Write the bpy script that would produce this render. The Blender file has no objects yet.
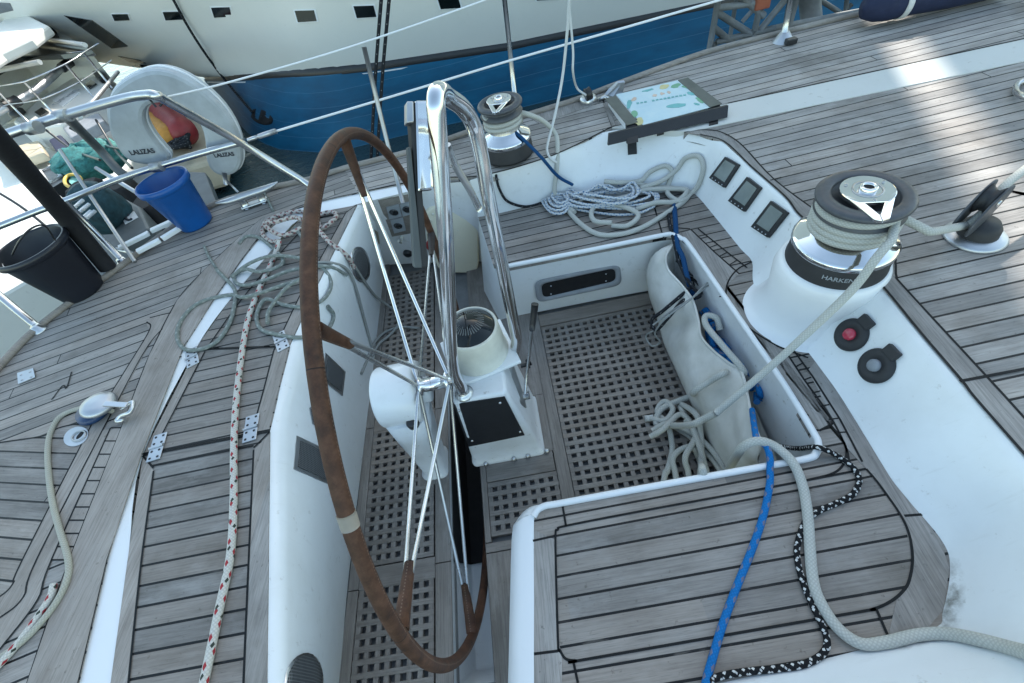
import bpy, bmesh, math, random
from mathutils import Vector, Matrix
from mathutils.bvhtree import BVHTree
random.seed(7)
D = bpy.data; SC = bpy.context.scene; COL = SC.collection
R_ = math.radians
# ---------------------------------------------------------------- camera (calibrated: x forward, y to port, z up, metres)
F = 458.875
AX = ((0.97783321, 0.19850537, 0.06661704), (-0.10992204, 0.75745172, -0.64357132), (-0.17821155, 0.62198273, 0.76248156))
RM = Matrix(AX)
CP = Vector((0, 0, 1.95))
cd = D.cameras.new('camera'); cam = D.objects.new('camera', cd); COL.objects.link(cam)
cd.sensor_width = 36; cd.sensor_fit = 'HORIZONTAL'; cd.lens = F*36/1024; cd.clip_start = .02; cd.clip_end = 2000
cam.matrix_world = Matrix.Translation(CP) @ RM.to_4x4()
SC.camera = cam

def ray(u, v): return RM @ Vector((u-512, 341.5-v, -F))
def P(u, v, z=None, x=None, y=None):
    """survey helper: where the sight line meets a real plane of the boat"""
    d = ray(u, v)
    t = (z-CP.z)/d.z if z is not None else (x-CP.x)/d.x if x is not None else (y-CP.y)/d.y
    return CP + d*t

# ---------------------------------------------------------------- materials
def newmat(name):
    m = D.materials.new(name); m.use_nodes = True
    nt = m.node_tree; b = nt.nodes['Principled BSDF']
    return m, nt, b
class N:
    def __init__(s, nt): s.nt = nt
    def node(s, t, **k):
        n = s.nt.nodes.new(t)
        for a, b in k.items(): setattr(n, a, b)
        return n
    def link(s, a, b): s.nt.links.new(a, b)
    def put(s, sock, v):
        if hasattr(v, 'links') or hasattr(v, 'is_linked'): s.link(v, sock)
        else: sock.default_value = v
    def m(s, op, a, b=0.0, c=0.0, clamp=False):
        n = s.node('ShaderNodeMath', operation=op); n.use_clamp = clamp
        s.put(n.inputs[0], a); s.put(n.inputs[1], b); s.put(n.inputs[2], c)
        return n.outputs[0]
    def mix(s, f, a, b, mode='MIX'):
        n = s.node('ShaderNodeMix', data_type='RGBA', blend_type=mode)
        s.put(n.inputs[0], f)
        s.put(n.inputs[6], a if hasattr(a, 'is_linked') else (*a, 1) if len(a) == 3 else a)
        s.put(n.inputs[7], b if hasattr(b, 'is_linked') else (*b, 1) if len(b) == 3 else b)
        return n.outputs[2]
    def noise(s, vec, scale, detail=3, rough=.5):
        n = s.node('ShaderNodeTexNoise'); n.inputs['Scale'].default_value = scale
        n.inputs['Detail'].default_value = detail; n.inputs['Roughness'].default_value = rough
        if vec is not None: s.link(vec, n.inputs['Vector'])
        return n.outputs['Fac']
    def ramp(s, fac, stops):
        n = s.node('ShaderNodeValToRGB'); e = n.color_ramp.elements
        while len(e) < len(stops): e.new(.5)
        for i, (p, c) in enumerate(stops): e[i].position = p; e[i].color = (*c, 1) if len(c) == 3 else c
        s.link(fac, n.inputs[0]); return n.outputs[0]
    def pos(s, rot=0, loc=(0, 0, 0), scale=(1, 1, 1)):
        g = s.node('ShaderNodeNewGeometry'); mp = s.node('ShaderNodeMapping')
        mp.inputs['Rotation'].default_value = (0, 0, rot); mp.inputs['Location'].default_value = loc
        mp.inputs['Scale'].default_value = scale
        s.link(g.outputs['Position'], mp.inputs[0]); return mp.outputs[0]
    def scl(s, vec, sc):
        mp = s.node('ShaderNodeMapping'); mp.inputs['Scale'].default_value = sc
        s.link(vec, mp.inputs[0]); return mp.outputs[0]
    def obj(s): return s.node('ShaderNodeTexCoord').outputs['Object']
    def bump(s, h, b, strength=.3, dist=.002):
        n = s.node('ShaderNodeBump'); n.inputs['Strength'].default_value = strength
        n.inputs['Distance'].default_value = dist; s.link(h, n.inputs['Height'])
        s.link(n.outputs[0], b.inputs['Normal'])

def plain(name, col, rough=.5, metal=0, spec=.5, var=.12, nscale=14, coat=0, bump=0, bscale=60, col2=None):
    m, nt, b = newmat(name); n = N(nt); p = n.obj()
    f = n.noise(p, nscale, 5, .6)
    c2 = col2 or tuple(x*(1-var*2) for x in col)
    c = n.ramp(f, [(.3, c2), (.65, col)])
    n.link(c, b.inputs['Base Color'])
    rr = n.m('ADD', n.m('MULTIPLY', n.noise(p, nscale*2.3, 3), .2), rough-.1, clamp=True)
    n.link(rr, b.inputs['Roughness'])
    b.inputs['Metallic'].default_value = metal; b.inputs['Specular IOR Level'].default_value = spec
    b.inputs['Coat Weight'].default_value = coat; b.inputs['Coat Roughness'].default_value = .1
    if bump: n.bump(n.noise(p, bscale, 4), b, bump, .002)
    return m

TEAK = (.268, .250, .234)
def teak(name, ang=0.0, pitch=.0555, off=0.0, seams=True, tone=1.0, butts=True, warm=0.0):
    """weathered silver teak; planks run along the local x axis turned by ang"""
    m, nt, b = newmat(name); n = N(nt)
    p = n.pos(rot=-ang)
    sx = n.node('ShaderNodeSeparateXYZ'); n.link(p, sx.inputs[0]); X, Y = sx.outputs[0], sx.outputs[1]
    yy = n.m('DIVIDE', n.m('ADD', Y, off), pitch)
    idn = n.m('FLOOR', yy); fr = n.m('SUBTRACT', yy, idn)
    wn = n.node('ShaderNodeTexWhiteNoise', noise_dimensions='1D'); n.link(idn, wn.inputs['W']); rnd = wn.outputs['Value']
    # second id along the plank between butt joints
    L = 4.6
    xx = n.m('DIVIDE', n.m('ADD', X, n.m('MULTIPLY', rnd, L*3.7)), L)
    idx = n.m('FLOOR', xx); frx = n.m('SUBTRACT', xx, idx)
    wn2 = n.node('ShaderNodeTexWhiteNoise', noise_dimensions='2D')
    cb = n.node('ShaderNodeCombineXYZ'); n.link(idn, cb.inputs[0]); n.link(idx, cb.inputs[1]); n.link(cb.outputs[0], wn2.inputs['Vector'])
    rnd2 = wn2.outputs['Value']
    # grain: long fine streaks, offset per plank
    g = n.node('ShaderNodeCombineXYZ')
    n.link(n.m('MULTIPLY', X, 5.0), g.inputs[0]); n.link(n.m('ADD', n.m('MULTIPLY', Y, 150.0), n.m('MULTIPLY', rnd, 40)), g.inputs[1])
    g1 = n.noise(g.outputs[0], 1.0, 5, .65)
    g3 = n.node('ShaderNodeCombineXYZ')
    n.link(n.m('MULTIPLY', X, 16.0), g3.inputs[0]); n.link(n.m('MULTIPLY', Y, 420.0), g3.inputs[1])
    g2 = n.noise(g3.outputs[0], 1.0, 3, .6)
    blotch = n.noise(n.scl(p, (2.2, 7, 1)), 1.4, 5, .62)
    stain = n.noise(p, 2.6, 5, .65)
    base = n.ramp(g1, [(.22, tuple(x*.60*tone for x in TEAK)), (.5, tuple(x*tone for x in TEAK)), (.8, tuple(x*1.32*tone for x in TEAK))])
    k = n.m('ADD', n.m('MULTIPLY', rnd2, .52), .74)
    base = n.mix(1.0, base, n.ramp(k, [(0, (0, 0, 0)), (1, (1, 1, 1))]) if False else _grey(n, k), 'MULTIPLY')
    base = n.mix(1.0, base, _grey(n, n.m('ADD', n.m('MULTIPLY', blotch, 1.25), .38)), 'MULTIPLY')
    base = n.mix(n.m('MULTIPLY', n.ramp_f(stain, .52, .72), .55), base, (.115, .10, .082))
    silver = n.noise(n.scl(p, (1.0, 2.5, 1)), 3.3, 6, .7)
    base = n.mix(n.m('MULTIPLY', n.ramp_f(silver, .52, .70), .40), base, (.40, .395, .385))
    spots = n.noise(p, 55, 3, .6)
    base = n.mix(n.m('MULTIPLY', n.ramp_f(spots, .66, .74), .5), base, (.06, .055, .045))
    base = n.mix(n.m('MULTIPLY', n.ramp_f(n.m('ADD', rnd2, 0.0), .55, 1.0), .30), base, (.21, .155, .112))
    base = n.mix(n.m('MULTIPLY', n.ramp_f(g2, .56, .70), .45), base, (.09, .085, .08))
    if warm: base = n.mix(warm, base, (.30, .22, .15))
    if seams:
        d = n.m('MINIMUM', fr, n.m('SUBTRACT', 1.0, fr))
        s = n.m('LESS_THAN', d, .0034/pitch)
        if butts:
            dx = n.m('MINIMUM', frx, n.m('SUBTRACT', 1.0, frx))
            s = n.m('MAXIMUM', s, n.m('LESS_THAN', dx, .0005))
        worn = n.ramp_f(n.noise(n.scl(p, (6, 30, 1)), 1.0, 4, .7), .60, .78)
        base = n.mix(n.m('MULTIPLY', s, n.m('SUBTRACT', 1.0, n.m('MULTIPLY', worn, .45))), base, (.009, .010, .011))
        rough = n.m('SUBTRACT', .74, n.m('MULTIPLY', s, .3))
        h = n.m('SUBTRACT', n.m('MULTIPLY', g1, .5), n.m('MULTIPLY', s, 1.0))
    else:
        rough = .74; h = n.m('MULTIPLY', g1, .5)
    n.link(base, b.inputs['Base Color']); n.put(b.inputs['Roughness'], rough)
    h = n.m('ADD', h, n.m('MULTIPLY', g2, .3))
    n.bump(h, b, .55, .0016)
    b.inputs['Specular IOR Level'].default_value = .25
    return m
def _grey(n, f):
    c = n.node('ShaderNodeCombineColor'); [n.link(f, c.inputs[i]) for i in range(3)]; return c.outputs[0]
def _ramp_f(s, f, a, b):
    mr = s.node('ShaderNodeMapRange'); mr.inputs[1].default_value = a; mr.inputs[2].default_value = b
    s.link(f, mr.inputs[0]); return mr.outputs[0]
N.ramp_f = _ramp_f

def gelcoat(name, col=(.78, .81, .83), dirt=.8, rough=.28, grime=()):
    m, nt, b = newmat(name); n = N(nt); p = n.pos()
    f = n.noise(p, 3.2, 6, .65); f2 = n.noise(p, 26, 4, .7); f3 = n.noise(n.scl(p, (9, 60, 9)), 1.0, 4, .6)
    c = n.mix(n.m('MULTIPLY', n.ramp_f(f, .45, .8), .35*dirt), col, (.50, .50, .46))
    c = n.mix(n.m('MULTIPLY', n.ramp_f(f2, .63, .76), .60*dirt), c, (.30, .28, .24))
    c = n.mix(n.m('MULTIPLY', n.ramp_f(f3, .62, .78), .20*dirt), c, (.38, .37, .34))
    for q, r in grime:
        vd = n.node('ShaderNodeVectorMath', operation='DISTANCE'); g0 = n.node('ShaderNodeNewGeometry'); n.link(g0.outputs['Position'], vd.inputs[0]); vd.inputs[1].default_value = q
        k = n.m('SUBTRACT', 1.0, n.m('DIVIDE', vd.outputs['Value'], r), clamp=True)
        k = n.m('MULTIPLY', k, n.m('ADD', n.m('MULTIPLY', f2, 3.4), -1.25), clamp=True)
        c = n.mix(n.m('MULTIPLY', k, .95, clamp=True), c, (.10, .095, .075))
    n.link(c, b.inputs['Base Color'])
    n.link(n.m('ADD', n.m('MULTIPLY', f, .3), rough-.1), b.inputs['Roughness'])
    n.bump(n.m('ADD', n.noise(p, 7, 3), n.m('MULTIPLY', n.noise(p, 130, 2), .12)), b, .16, .004)
    b.inputs['Coat Weight'].default_value = .25; b.inputs['Coat Roughness'].default_value = .15
    return m
def metal(name, col=(.78, .79, .80), rough=.12, scratch=.1):
    m, nt, b = newmat(name); n = N(nt); p = n.obj()
    b.inputs['Metallic'].default_value = 1
    f = n.noise(p, 7, 3, .5)
    n.link(n.ramp(f, [(.3, tuple(x*.80 for x in col)), (.6, col)]), b.inputs['Base Color'])
    n.link(n.m('ADD', n.m('MULTIPLY', f, scratch*1.6), max(.02, rough-scratch*.6)), b.inputs['Roughness'])
    return m
def rope(name, base, fleck=None, fleck2=None, pitch=.03, ratio=.35, turns=3, rough=.85, fl_p=.05):
    """braided line: UV.x metres along, UV.y around"""
    m, nt, b = newmat(name); n = N(nt)
    uv = n.node('ShaderNodeUVMap').outputs[0]
    sx = n.node('ShaderNodeSeparateXYZ'); n.link(uv, sx.inputs[0]); U, V = sx.outputs[0], sx.outputs[1]
    a = n.m('ADD', n.m('DIVIDE', U, pitch*.5), n.m('MULTIPLY', V, turns*2.0))
    c = n.m('SUBTRACT', n.m('DIVIDE', U, pitch*.5), n.m('MULTIPLY', V, turns*2.0))
    h = n.m('MULTIPLY', n.m('ABSOLUTE', n.m('SINE', n.m('MULTIPLY', a, math.pi))), n.m('ABSOLUTE', n.m('SINE', n.m('MULTIPLY', c, math.pi))))
    dirt = n.noise(n.obj(), 30, 4, .7)
    col = n.ramp(n.m('ADD', n.m('MULTIPLY', h, .6), n.m('MULTIPLY', dirt, .4)), [(.1, tuple(x*.80 for x in base)), (.5, base), (.9, tuple(min(1, x*1.15) for x in base))])
    if fleck:
        fa = n.m('FRACT', n.m('ADD', n.m('DIVIDE', U, fl_p), n.m('MULTIPLY', V, 2.0)))
        fb = n.m('FRACT', n.m('SUBTRACT', n.m('DIVIDE', U, fl_p), n.m('MULTIPLY', V, 2.0)))
        k = n.m('MULTIPLY', n.m('LESS_THAN', fa, ratio), n.m('LESS_THAN', fb, ratio))
        col = n.mix(k, col, fleck)
    if fleck2:
        fa = n.m('FRACT', n.m('ADD', n.m('DIVIDE', U, fl_p*1.27), n.m('ADD', n.m('MULTIPLY', V, 1.0), .4)))
        fb = n.m('FRACT', n.m('SUBTRACT', n.m('DIVIDE', U, fl_p*.83), n.m('MULTIPLY', V, 2.0)))
        k = n.m('MULTIPLY', n.m('LESS_THAN', fa, ratio*.6), n.m('LESS_THAN', fb, ratio*.8))
        col = n.mix(k, col, fleck2)
    n.link(col, b.inputs['Base Color']); b.inputs['Roughness'].default_value = rough
    n.bump(h, b, .4, .0012); b.inputs['Specular IOR Level'].default_value = .2
    return m

M = dict(
    white=gelcoat('white_gelcoat', grime=[(P(u, v, z=.445), r) for u, v, r in ((946, 550, .018), (950, 562, .024), (951, 574, .03), (950, 586, .036), (948, 598, .04), (944, 610, .045), (938, 621, .045), (928, 630, .04), (914, 635, .035), (898, 640, .03))]), clean=gelcoat('white_paint_clean', (.78, .80, .82), .15, .3),
    scuffed=gelcoat('white_scuffed_gelcoat', (.74, .76, .78), 1.6),
    cream=gelcoat('cream_gelcoat', (.74, .70, .56), .8, .4),
    caulk=plain('black_caulk', (.010, .011, .012), .6, var=.2, spec=.25),
    chrome=metal('polished_steel', (.82, .82, .83), .07, .06), steel=metal('steel_worn', (.62, .63, .64), .24, .2),
    dullsteel=metal('steel_dull', (.45, .46, .47), .4, .2), alu=metal('anodised_alloy', (.55, .57, .60), .42, .15),
    black=plain('black_plastic', (.018, .019, .022), .38, nscale=30), rubber=plain('black_rubber', (.028, .029, .032), .6, bump=.2),
    darkgrey=plain('dark_grey_cap', (.07, .075, .085), .42, nscale=40, bump=.15), grey=plain('grey_plastic', (.28, .30, .33), .5),
    greybox=plain('grey_cover', (.10, .115, .12), .6, bump=.3, nscale=8), tape=plain('black_tape', (.02, .021, .024), .55, bump=.35, bscale=90),
    tapeolive=plain('olive_tape', (.13, .135, .115), .6, bump=.35, bscale=90),
    canvas=plain('cream_canvas', (.70, .69, .65), .9, var=.10, nscale=5, bump=.5, bscale=260, col2=(.50, .49, .44)),
    bluebucket=plain('blue_plastic', (.004, .095, .36), .35, nscale=9), blackbucket=plain('black_bucket_plastic', (.012, .014, .022), .4, nscale=9),
    navy=plain('navy_cloth', (.012, .02, .06), .8, bump=.4, bscale=60), strap=plain('white_strap', (.7, .7, .68), .7),
    teal=plain('teal_net', (.05, .24, .23), .8, var=.3, nscale=30, bump=1, bscale=90), darkteal=plain('dark_teal_cover', (.02, .07, .09), .8, var=.3, nscale=20, bump=.8),
    yellow=plain('yellow_plastic', (.62, .42, .07), .5, nscale=8), red=plain('dull_red_plastic', (.30, .03, .03), .5), orange=plain('orange_plastic', (.6, .27, .04), .6),
    beige=plain('beige_paint', (.62, .54, .40), .6, nscale=5), redlens=plain('red_button', (.55, .04, .08), .25, coat=.6), lcd=plain('grey_display', (.20, .23, .22), .15, spec=.8, coat=.6, nscale=5),
    padding=plain('black_padding', (.006, .006, .008), .8, bump=.6, bscale=40), dome=plain('dark_compass_glass', (.005, .008, .009), .10, spec=.5),
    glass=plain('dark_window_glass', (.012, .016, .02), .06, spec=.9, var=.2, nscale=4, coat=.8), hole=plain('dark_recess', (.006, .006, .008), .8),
    solebase=plain('cockpit_sole_paint', (.24, .245, .25), .7, var=.2, nscale=5),
    ivory=plain('ivory_plastic', (.70, .70, .62), .4, nscale=10), buoy=plain('white_vinyl', (.50, .54, .57), .5, var=.12, nscale=9, bump=.25, bscale=25),
    shipwhite=gelcoat('ship_white_paint', (.70, .70, .66), .3, .3), truss=plain('galvanised_steel', (.20, .21, .21), .6, metal=.3, nscale=20),
    concrete=plain('pale_concrete', (.46, .41, .33), .9, nscale=3, bump=.3), sunwhite=gelcoat('boat_white_paint', (.74, .73, .69), .5, .4),
    printblue=plain('print_turquoise', (.20, .50, .48), .6), printgreen=plain('print_green', (.22, .46, .28), .6), printyel=plain('print_yellow', (.68, .60, .30), .6),
    printor=plain('print_orange', (.75, .55, .42), .6), strip=gelcoat('deck_waterway_paint', (.60, .61, .59), .9, .45), marks=plain('compass_print', (.12, .13, .13), .6), grip=plain('leather_band', (.34, .30, .25), .8, bump=.4),
    leatherdark=plain('dark_leather', (.022, .014, .012), .6, bump=.4, bscale=160),
    brass=metal('bronze', (.45, .36, .22), .35, .2), greyrail=plain('grey_seam_trim', (.36, .39, .42), .5),
    mesh=None, ink=plain('printed_ink', (.03, .035, .05), .6),
)
def leather():
    m, nt, b = newmat('brown_leather'); n = N(nt)
    uv = n.node('ShaderNodeUVMap').outputs[0]
    o = n.obj(); f = n.noise(o, 26, 6, .7); f2 = n.noise(o, 160, 4, .6)
    c = n.ramp(f, [(.25, (.022, .011, .008)), (.5, (.072, .033, .019)), (.75, (.130, .064, .040))])
    sx = n.node('ShaderNodeSeparateXYZ'); n.link(uv, sx.inputs[0])
    wraps = n.m('FRACT', n.m('DIVIDE', sx.outputs[0], .62)); edge = n.m('LESS_THAN', wraps, .004)
    seam = n.m('LESS_THAN', n.m('ABSOLUTE', n.m('SUBTRACT', n.m('FRACT', n.m('MULTIPLY', sx.outputs[1], 2.0)), .5)), .03)
    st = n.m('LESS_THAN', n.m('FRACT', n.m('DIVIDE', sx.outputs[0], .008)), .45)
    c = n.mix(edge, c, (.02, .012, .01)); c = n.mix(n.m('MULTIPLY', n.m('MULTIPLY', seam, st), .55), c, (.22, .15, .11))
    n.link(c, b.inputs['Base Color']); n.link(n.m('ADD', n.m('MULTIPLY', f, .35), .45), b.inputs['Roughness'])
    n.bump(n.m('SUBTRACT', n.m('ADD', f2, f), n.m('MULTIPLY', edge, 2)), b, .5, .0015)
    b.inputs['Specular IOR Level'].default_value = .3
    return m
M['leather'] = leather()
def mesh_mat():
    m, nt, b = newmat('perforated_grille'); n = N(nt); p = n.obj()
    sx = n.node('ShaderNodeSeparateXYZ'); n.link(p, sx.inputs[0])
    k = n.m('MULTIPLY', n.m('ABSOLUTE', n.m('SINE', n.m('MULTIPLY', sx.outputs[2], 420))), n.m('ABSOLUTE', n.m('SINE', n.m('MULTIPLY', sx.outputs[1], 420))))
    n.link(n.mix(n.m('LESS_THAN', k, .35), (.05, .055, .06), (.18, .19, .2)), b.inputs['Base Color']); b.inputs['Metallic'].default_value = .4
    b.inputs['Roughness'].default_value = .5; return m
M['mesh'] = mesh_mat()
def ship_blue():
    m, nt, b = newmat('ship_blue_paint'); n = N(nt); p = n.pos()
    sx = n.node('ShaderNodeSeparateXYZ'); n.link(p, sx.inputs[0])
    warp = n.m('ADD', sx.outputs[2], n.m('MULTIPLY', n.noise(p, .6, 2), .05))
    fr = n.m('FRACT', n.m('DIVIDE', warp, .155)); ln = n.m('LESS_THAN', fr, .035)
    f = n.noise(n.scl(p, (1.2, 1.2, 4)), 1.3, 5, .6)
    c = n.ramp(f, [(.3, (.002, .062, .135)), (.7, (.003, .112, .225))])
    c = n.mix(n.m('MULTIPLY', ln, .35), c, (.10, .24, .36))
    n.link(c, b.inputs['Base Color']); b.inputs['Roughness'].default_value = .5; b.inputs['Specular IOR Level'].default_value = .25
    n.bump(n.m('ADD', n.m('MULTIPLY', n.noise(p, 1.1, 3), 2), ln), b, .25, .01)
    return m
M['shipblue'] = ship_blue()
def water_mat():
    m, nt, b = newmat('harbour_water'); n = N(nt); p = n.pos()
    b.inputs['Base Color'].default_value = (.03, .055, .062, 1); b.inputs['Roughness'].default_value = .12
    b.inputs['IOR'].default_value = 1.33; b.inputs['Specular IOR Level'].default_value = .6
    h = n.m('ADD', n.m('MULTIPLY', n.noise(n.scl(p, (1, 2.2, 1)), 2.2, 4, .6), 1.0), n.m('MULTIPLY', n.noise(p, 9, 3), .25))
    n.bump(h, b, .35, .04); return m
M['water'] = water_mat()

# ---------------------------------------------------------------- mesh building
SURF = []                                            # things ropes and fittings may lie on
class MB:
    def __init__(s): s.v = []; s.f = []; s.mi = []; s.uv = []; s.sm = []
    def add(s, vs, fs, mi=0, uvs=None, smooth=True):
        o = len(s.v); s.v += [Vector(v) for v in vs]
        for k, f in enumerate(fs):
            s.f.append([o+i for i in f]); s.mi.append(mi); s.uv.append(uvs[k] if uvs else None); s.sm.append(smooth)
        return s
    def box(s, c, d, rot=None, mi=0, taper=1.0):
        hx, hy, hz = d[0]/2, d[1]/2, d[2]/2; vs = []
        for z in (-1, 1):
            t = taper if z > 0 else 1
            for x, y in ((-1, -1), (1, -1), (1, 1), (-1, 1)):
                p = Vector((x*hx*t, y*hy*t, z*hz))
                if rot is not None: p = rot @ p
                vs.append(Vector(c)+p)
        return s.add(vs, [(3, 2, 1, 0), (4, 5, 6, 7), (0, 1, 5, 4), (1, 2, 6, 5), (2, 3, 7, 6), (3, 0, 4, 7)], mi, smooth=False)
    def prism(s, pts, down, mi=0, mi_side=None):
        """closed polygon extruded by the vector down"""
        n = len(pts); pts = [Vector(p) for p in pts]; down = Vector(down)
        a = sum((pts[i].x*pts[(i+1) % n].y-pts[(i+1) % n].x*pts[i].y) for i in range(n))
        if a < 0: pts = pts[::-1]
        s.add(pts+[p+down for p in pts], [list(range(n))], mi, smooth=False)
        o = len(s.v)-2*n
        s.f.append([o+n+i for i in range(n)][::-1]); s.mi.append(mi); s.uv.append(None); s.sm.append(False)
        for i in range(n):
            j = (i+1) % n
            s.f.append([o+i, o+n+i, o+n+j, o+j]); s.mi.append(mi if mi_side is None else mi_side); s.uv.append(None); s.sm.append(False)
        return s
    def quads(s, rows, mi=0, close=False, smooth=True):
        n = len(rows[0]); vs = [p for r in rows for p in r]; fs = []
        for i in range(len(rows)-1):
            for j in range(n if close else n-1):
                k = (j+1) % n; fs.append((i*n+j, i*n+k, (i+1)*n+k, (i+1)*n+j))
        return s.add(vs, fs, mi, smooth=smooth)
    def tube(s, path, r, seg=10, mi=0, caps=True, closed=False, r2=None, flat=1.0):
        path = [Vector(p) for p in path]; n = len(path); rows = []; L = 0; Ls = [0]
        for i in range(1, n): L += (path[i]-path[i-1]).length; Ls.append(L)
        up = None; m = n
        T = []
        for i in range(n):
            a = path[i-1] if (i > 0 or closed) else path[i]; b = path[(i+1) % n] if (i < n-1 or closed) else path[i]
            t = (b-a); T.append(t.normalized() if t.length > 1e-9 else Vector((0, 0, 1)))
        ref = Vector((0, 0, 1)) if abs(T[0].z) < .9 else Vector((1, 0, 0))
        nn = T[0].cross(ref).normalized()
        for i in range(n):
            nn = (nn-T[i]*nn.dot(T[i])); nn = nn.normalized() if nn.length > 1e-6 else T[i].orthogonal().normalized()
            bb = T[i].cross(nn)
            rr = r if r2 is None else r+(r2-r)*i/(n-1)
            rows.append([path[i]+nn*math.cos(2*math.pi*k/seg)*rr+bb*math.sin(2*math.pi*k/seg)*rr*flat for k in range(seg)])
        vs = [p for w in rows for p in w]; fs = []; uvs = []
        R = n if closed else n-1
        for i in range(R):
            i2 = (i+1) % n; la = Ls[i]; lb = Ls[i2] if i2 else L+(path[0]-path[-1]).length
            for k in range(seg):
                k2 = (k+1) % seg
                fs.append((i*seg+k, i*seg+k2, i2*seg+k2, i2*seg+k)); uvs.append([(la, k/seg), (la, (k+1)/seg), (lb, (k+1)/seg), (lb, k/seg)])
        s.add(vs, fs, mi, uvs)
        if caps and not closed:
            o = len(s.v)-len(vs)
            s.f.append([o+k for k in range(seg)]); s.f.append([o+(n-1)*seg+k for k in range(seg)][::-1]); s.mi += [mi, mi]; s.uv += [None, None]; s.sm += [False, False]
        return s
    def lathe(s, prof, c, axis=(0, 0, 1), seg=40, mi=0, xdir=None):
        a = Vector(axis).normalized(); x = Vector(xdir) if xdir else a.orthogonal(); x = (x-a*x.dot(a)).normalized(); y = a.cross(x); c = Vector(c)
        rows = [[c+a*h+(x*math.cos(2*math.pi*k/seg)+y*math.sin(2*math.pi*k/seg))*max(r, 1e-5) for k in range(seg)] for r, h in prof]
        return s.quads(rows, mi, close=True)
    def build(s, name, mats, parent=None, surf=False, bevel=0, origin=None, autosmooth=True, solid=0, subd=0):
        mats = mats if isinstance(mats, (list, tuple)) else [mats]
        if origin is None:
            if parent is not None: origin = parent.matrix_world.translation
            else:
                xs = [v.x for v in s.v]; ys = [v.y for v in s.v]; zs = [v.z for v in s.v]
                origin = Vector(((min(xs)+max(xs))/2, (min(ys)+max(ys))/2, min(zs)))
        origin = Vector(origin)
        me = D.meshes.new(name); me.from_pydata([tuple(v-origin) for v in s.v], [], s.f)
        for m in mats: me.materials.append(m)
        uvl = me.uv_layers.new(name='UVMap')
        for p, mi, uv, sm in zip(me.polygons, s.mi, s.uv, s.sm):
            p.material_index = mi; p.use_smooth = sm
            if uv:
                for li, c in zip(p.loop_indices, uv): uvl.data[li].uv = c
        o = D.objects.new(name, me); COL.objects.link(o)
        if parent is not None:
            o.parent = parent
            bpy.context.view_layer.update()
            o.matrix_parent_inverse = Matrix.Identity(4)
            o.location = origin-parent.matrix_world.translation
        else: o.location = origin
        if solid:
            md = o.modifiers.new('thickness', 'SOLIDIFY'); md.thickness = solid; md.offset = -1
        if bevel:
            md = o.modifiers.new('bevel', 'BEVEL'); md.width = bevel; md.segments = 2; md.limit_method = 'ANGLE'; md.angle_limit = .6
        if subd:
            md = o.modifiers.new('sub', 'SUBSURF'); md.levels = subd; md.render_levels = subd
        if surf: SURF.append((list(s.v), [list(f) for f in s.f])); global TREE; TREE = None
        return o
TREE = None
def tree():
    global TREE
    if TREE is None:
        V = []; Fc = []
        for v, f in SURF:
            o = len(V); V += v; Fc += [[o+i for i in q] for q in f]
        TREE = BVHTree.FromPolygons(V, Fc)
    return TREE
def hit(u, v, dz=0.0):
    d = ray(u, v).normalized(); loc, nor, i, t = tree().ray_cast(CP, d)
    if loc is None: loc = P(u, v, z=.78); nor = Vector((0, 0, 1))
    if nor.dot(d) > 0: nor = -nor
    return loc+nor*dz, nor
def tag(o, label=None, cat=None, group=None, kind=None):
    if label: o['label'] = label
    if cat: o['category'] = cat
    if group: o['group'] = group
    if kind: o['kind'] = kind
    return o
def empty(name, loc, label, cat, group=None):
    o = D.objects.new(name, None); COL.objects.link(o); o.location = loc; o.empty_display_size = .1
    bpy.context.view_layer.update()
    return tag(o, label, cat, group)
def dup(root, loc, rz=0, sc=1.0, label=None):
    r = root.copy(); COL.objects.link(r); r.location = loc; r.rotation_euler = (0, 0, rz); r.scale = (sc,)*3
    if label: r['label'] = label
    for ch in list(root.children):
        c = ch.copy(); COL.objects.link(c); c.parent = r
        for g in ch.children:
            d = g.copy(); COL.objects.link(d); d.parent = c
    return r
def smooth(pts, k=8, closed=False):
    pts = [Vector(p) for p in pts]; n = len(pts); out = []
    for i in range(n if closed else n-1):
        p0 = pts[i-1] if (i > 0 or closed) else pts[0]*2-pts[1]
        p1 = pts[i]; p2 = pts[(i+1) % n]; p3 = pts[(i+2) % n] if (i+2 < n or closed) else p2*2-p1
        for j in range(k):
            t = j/k
            out.append(.5*((2*p1)+(-p0+p2)*t+(2*p0-5*p1+4*p2-p3)*t*t+(-p0+3*p1-3*p2+p3)*t**3))
    if not closed: out.append(pts[-1])
    return out
def ribbon(mb, pts, w, mi=0, h=.0015, closed=False):
    """flat caulk line along a polyline lying on a horizontal surface"""
    n = len(pts); L = []; Rr = []
    for i in range(n):
        a = pts[i-1] if (i or closed) else pts[i]; b = pts[(i+1) % n] if (i < n-1 or closed) else pts[i]
        t = (b-a); t.z = 0; t.normalize(); s = Vector((-t.y, t.x, 0))*w/2; up = Vector((0, 0, h))
        L.append(pts[i]+s+up); Rr.append(pts[i]-s+up)
    if closed: L.append(L[0]); Rr.append(Rr[0])
    mb.quads([L, Rr] if False else [Rr, L], mi, smooth=False)
def PP(lst, z): return [P(u, v, z=z) for u, v in lst]
def seamline(mb, lst, z, w=.006, mi=1, k=6, sm=True, h=.0022):
    pts = PP(lst, z); pts = smooth(pts, k) if sm and len(pts) > 2 else pts
    ribbon(mb, pts, w, mi, h)
def angle(p, q, z):
    a = P(*p, z=z); b = P(*q, z=z); return math.atan2(b.y-a.y, b.x-a.x)
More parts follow.
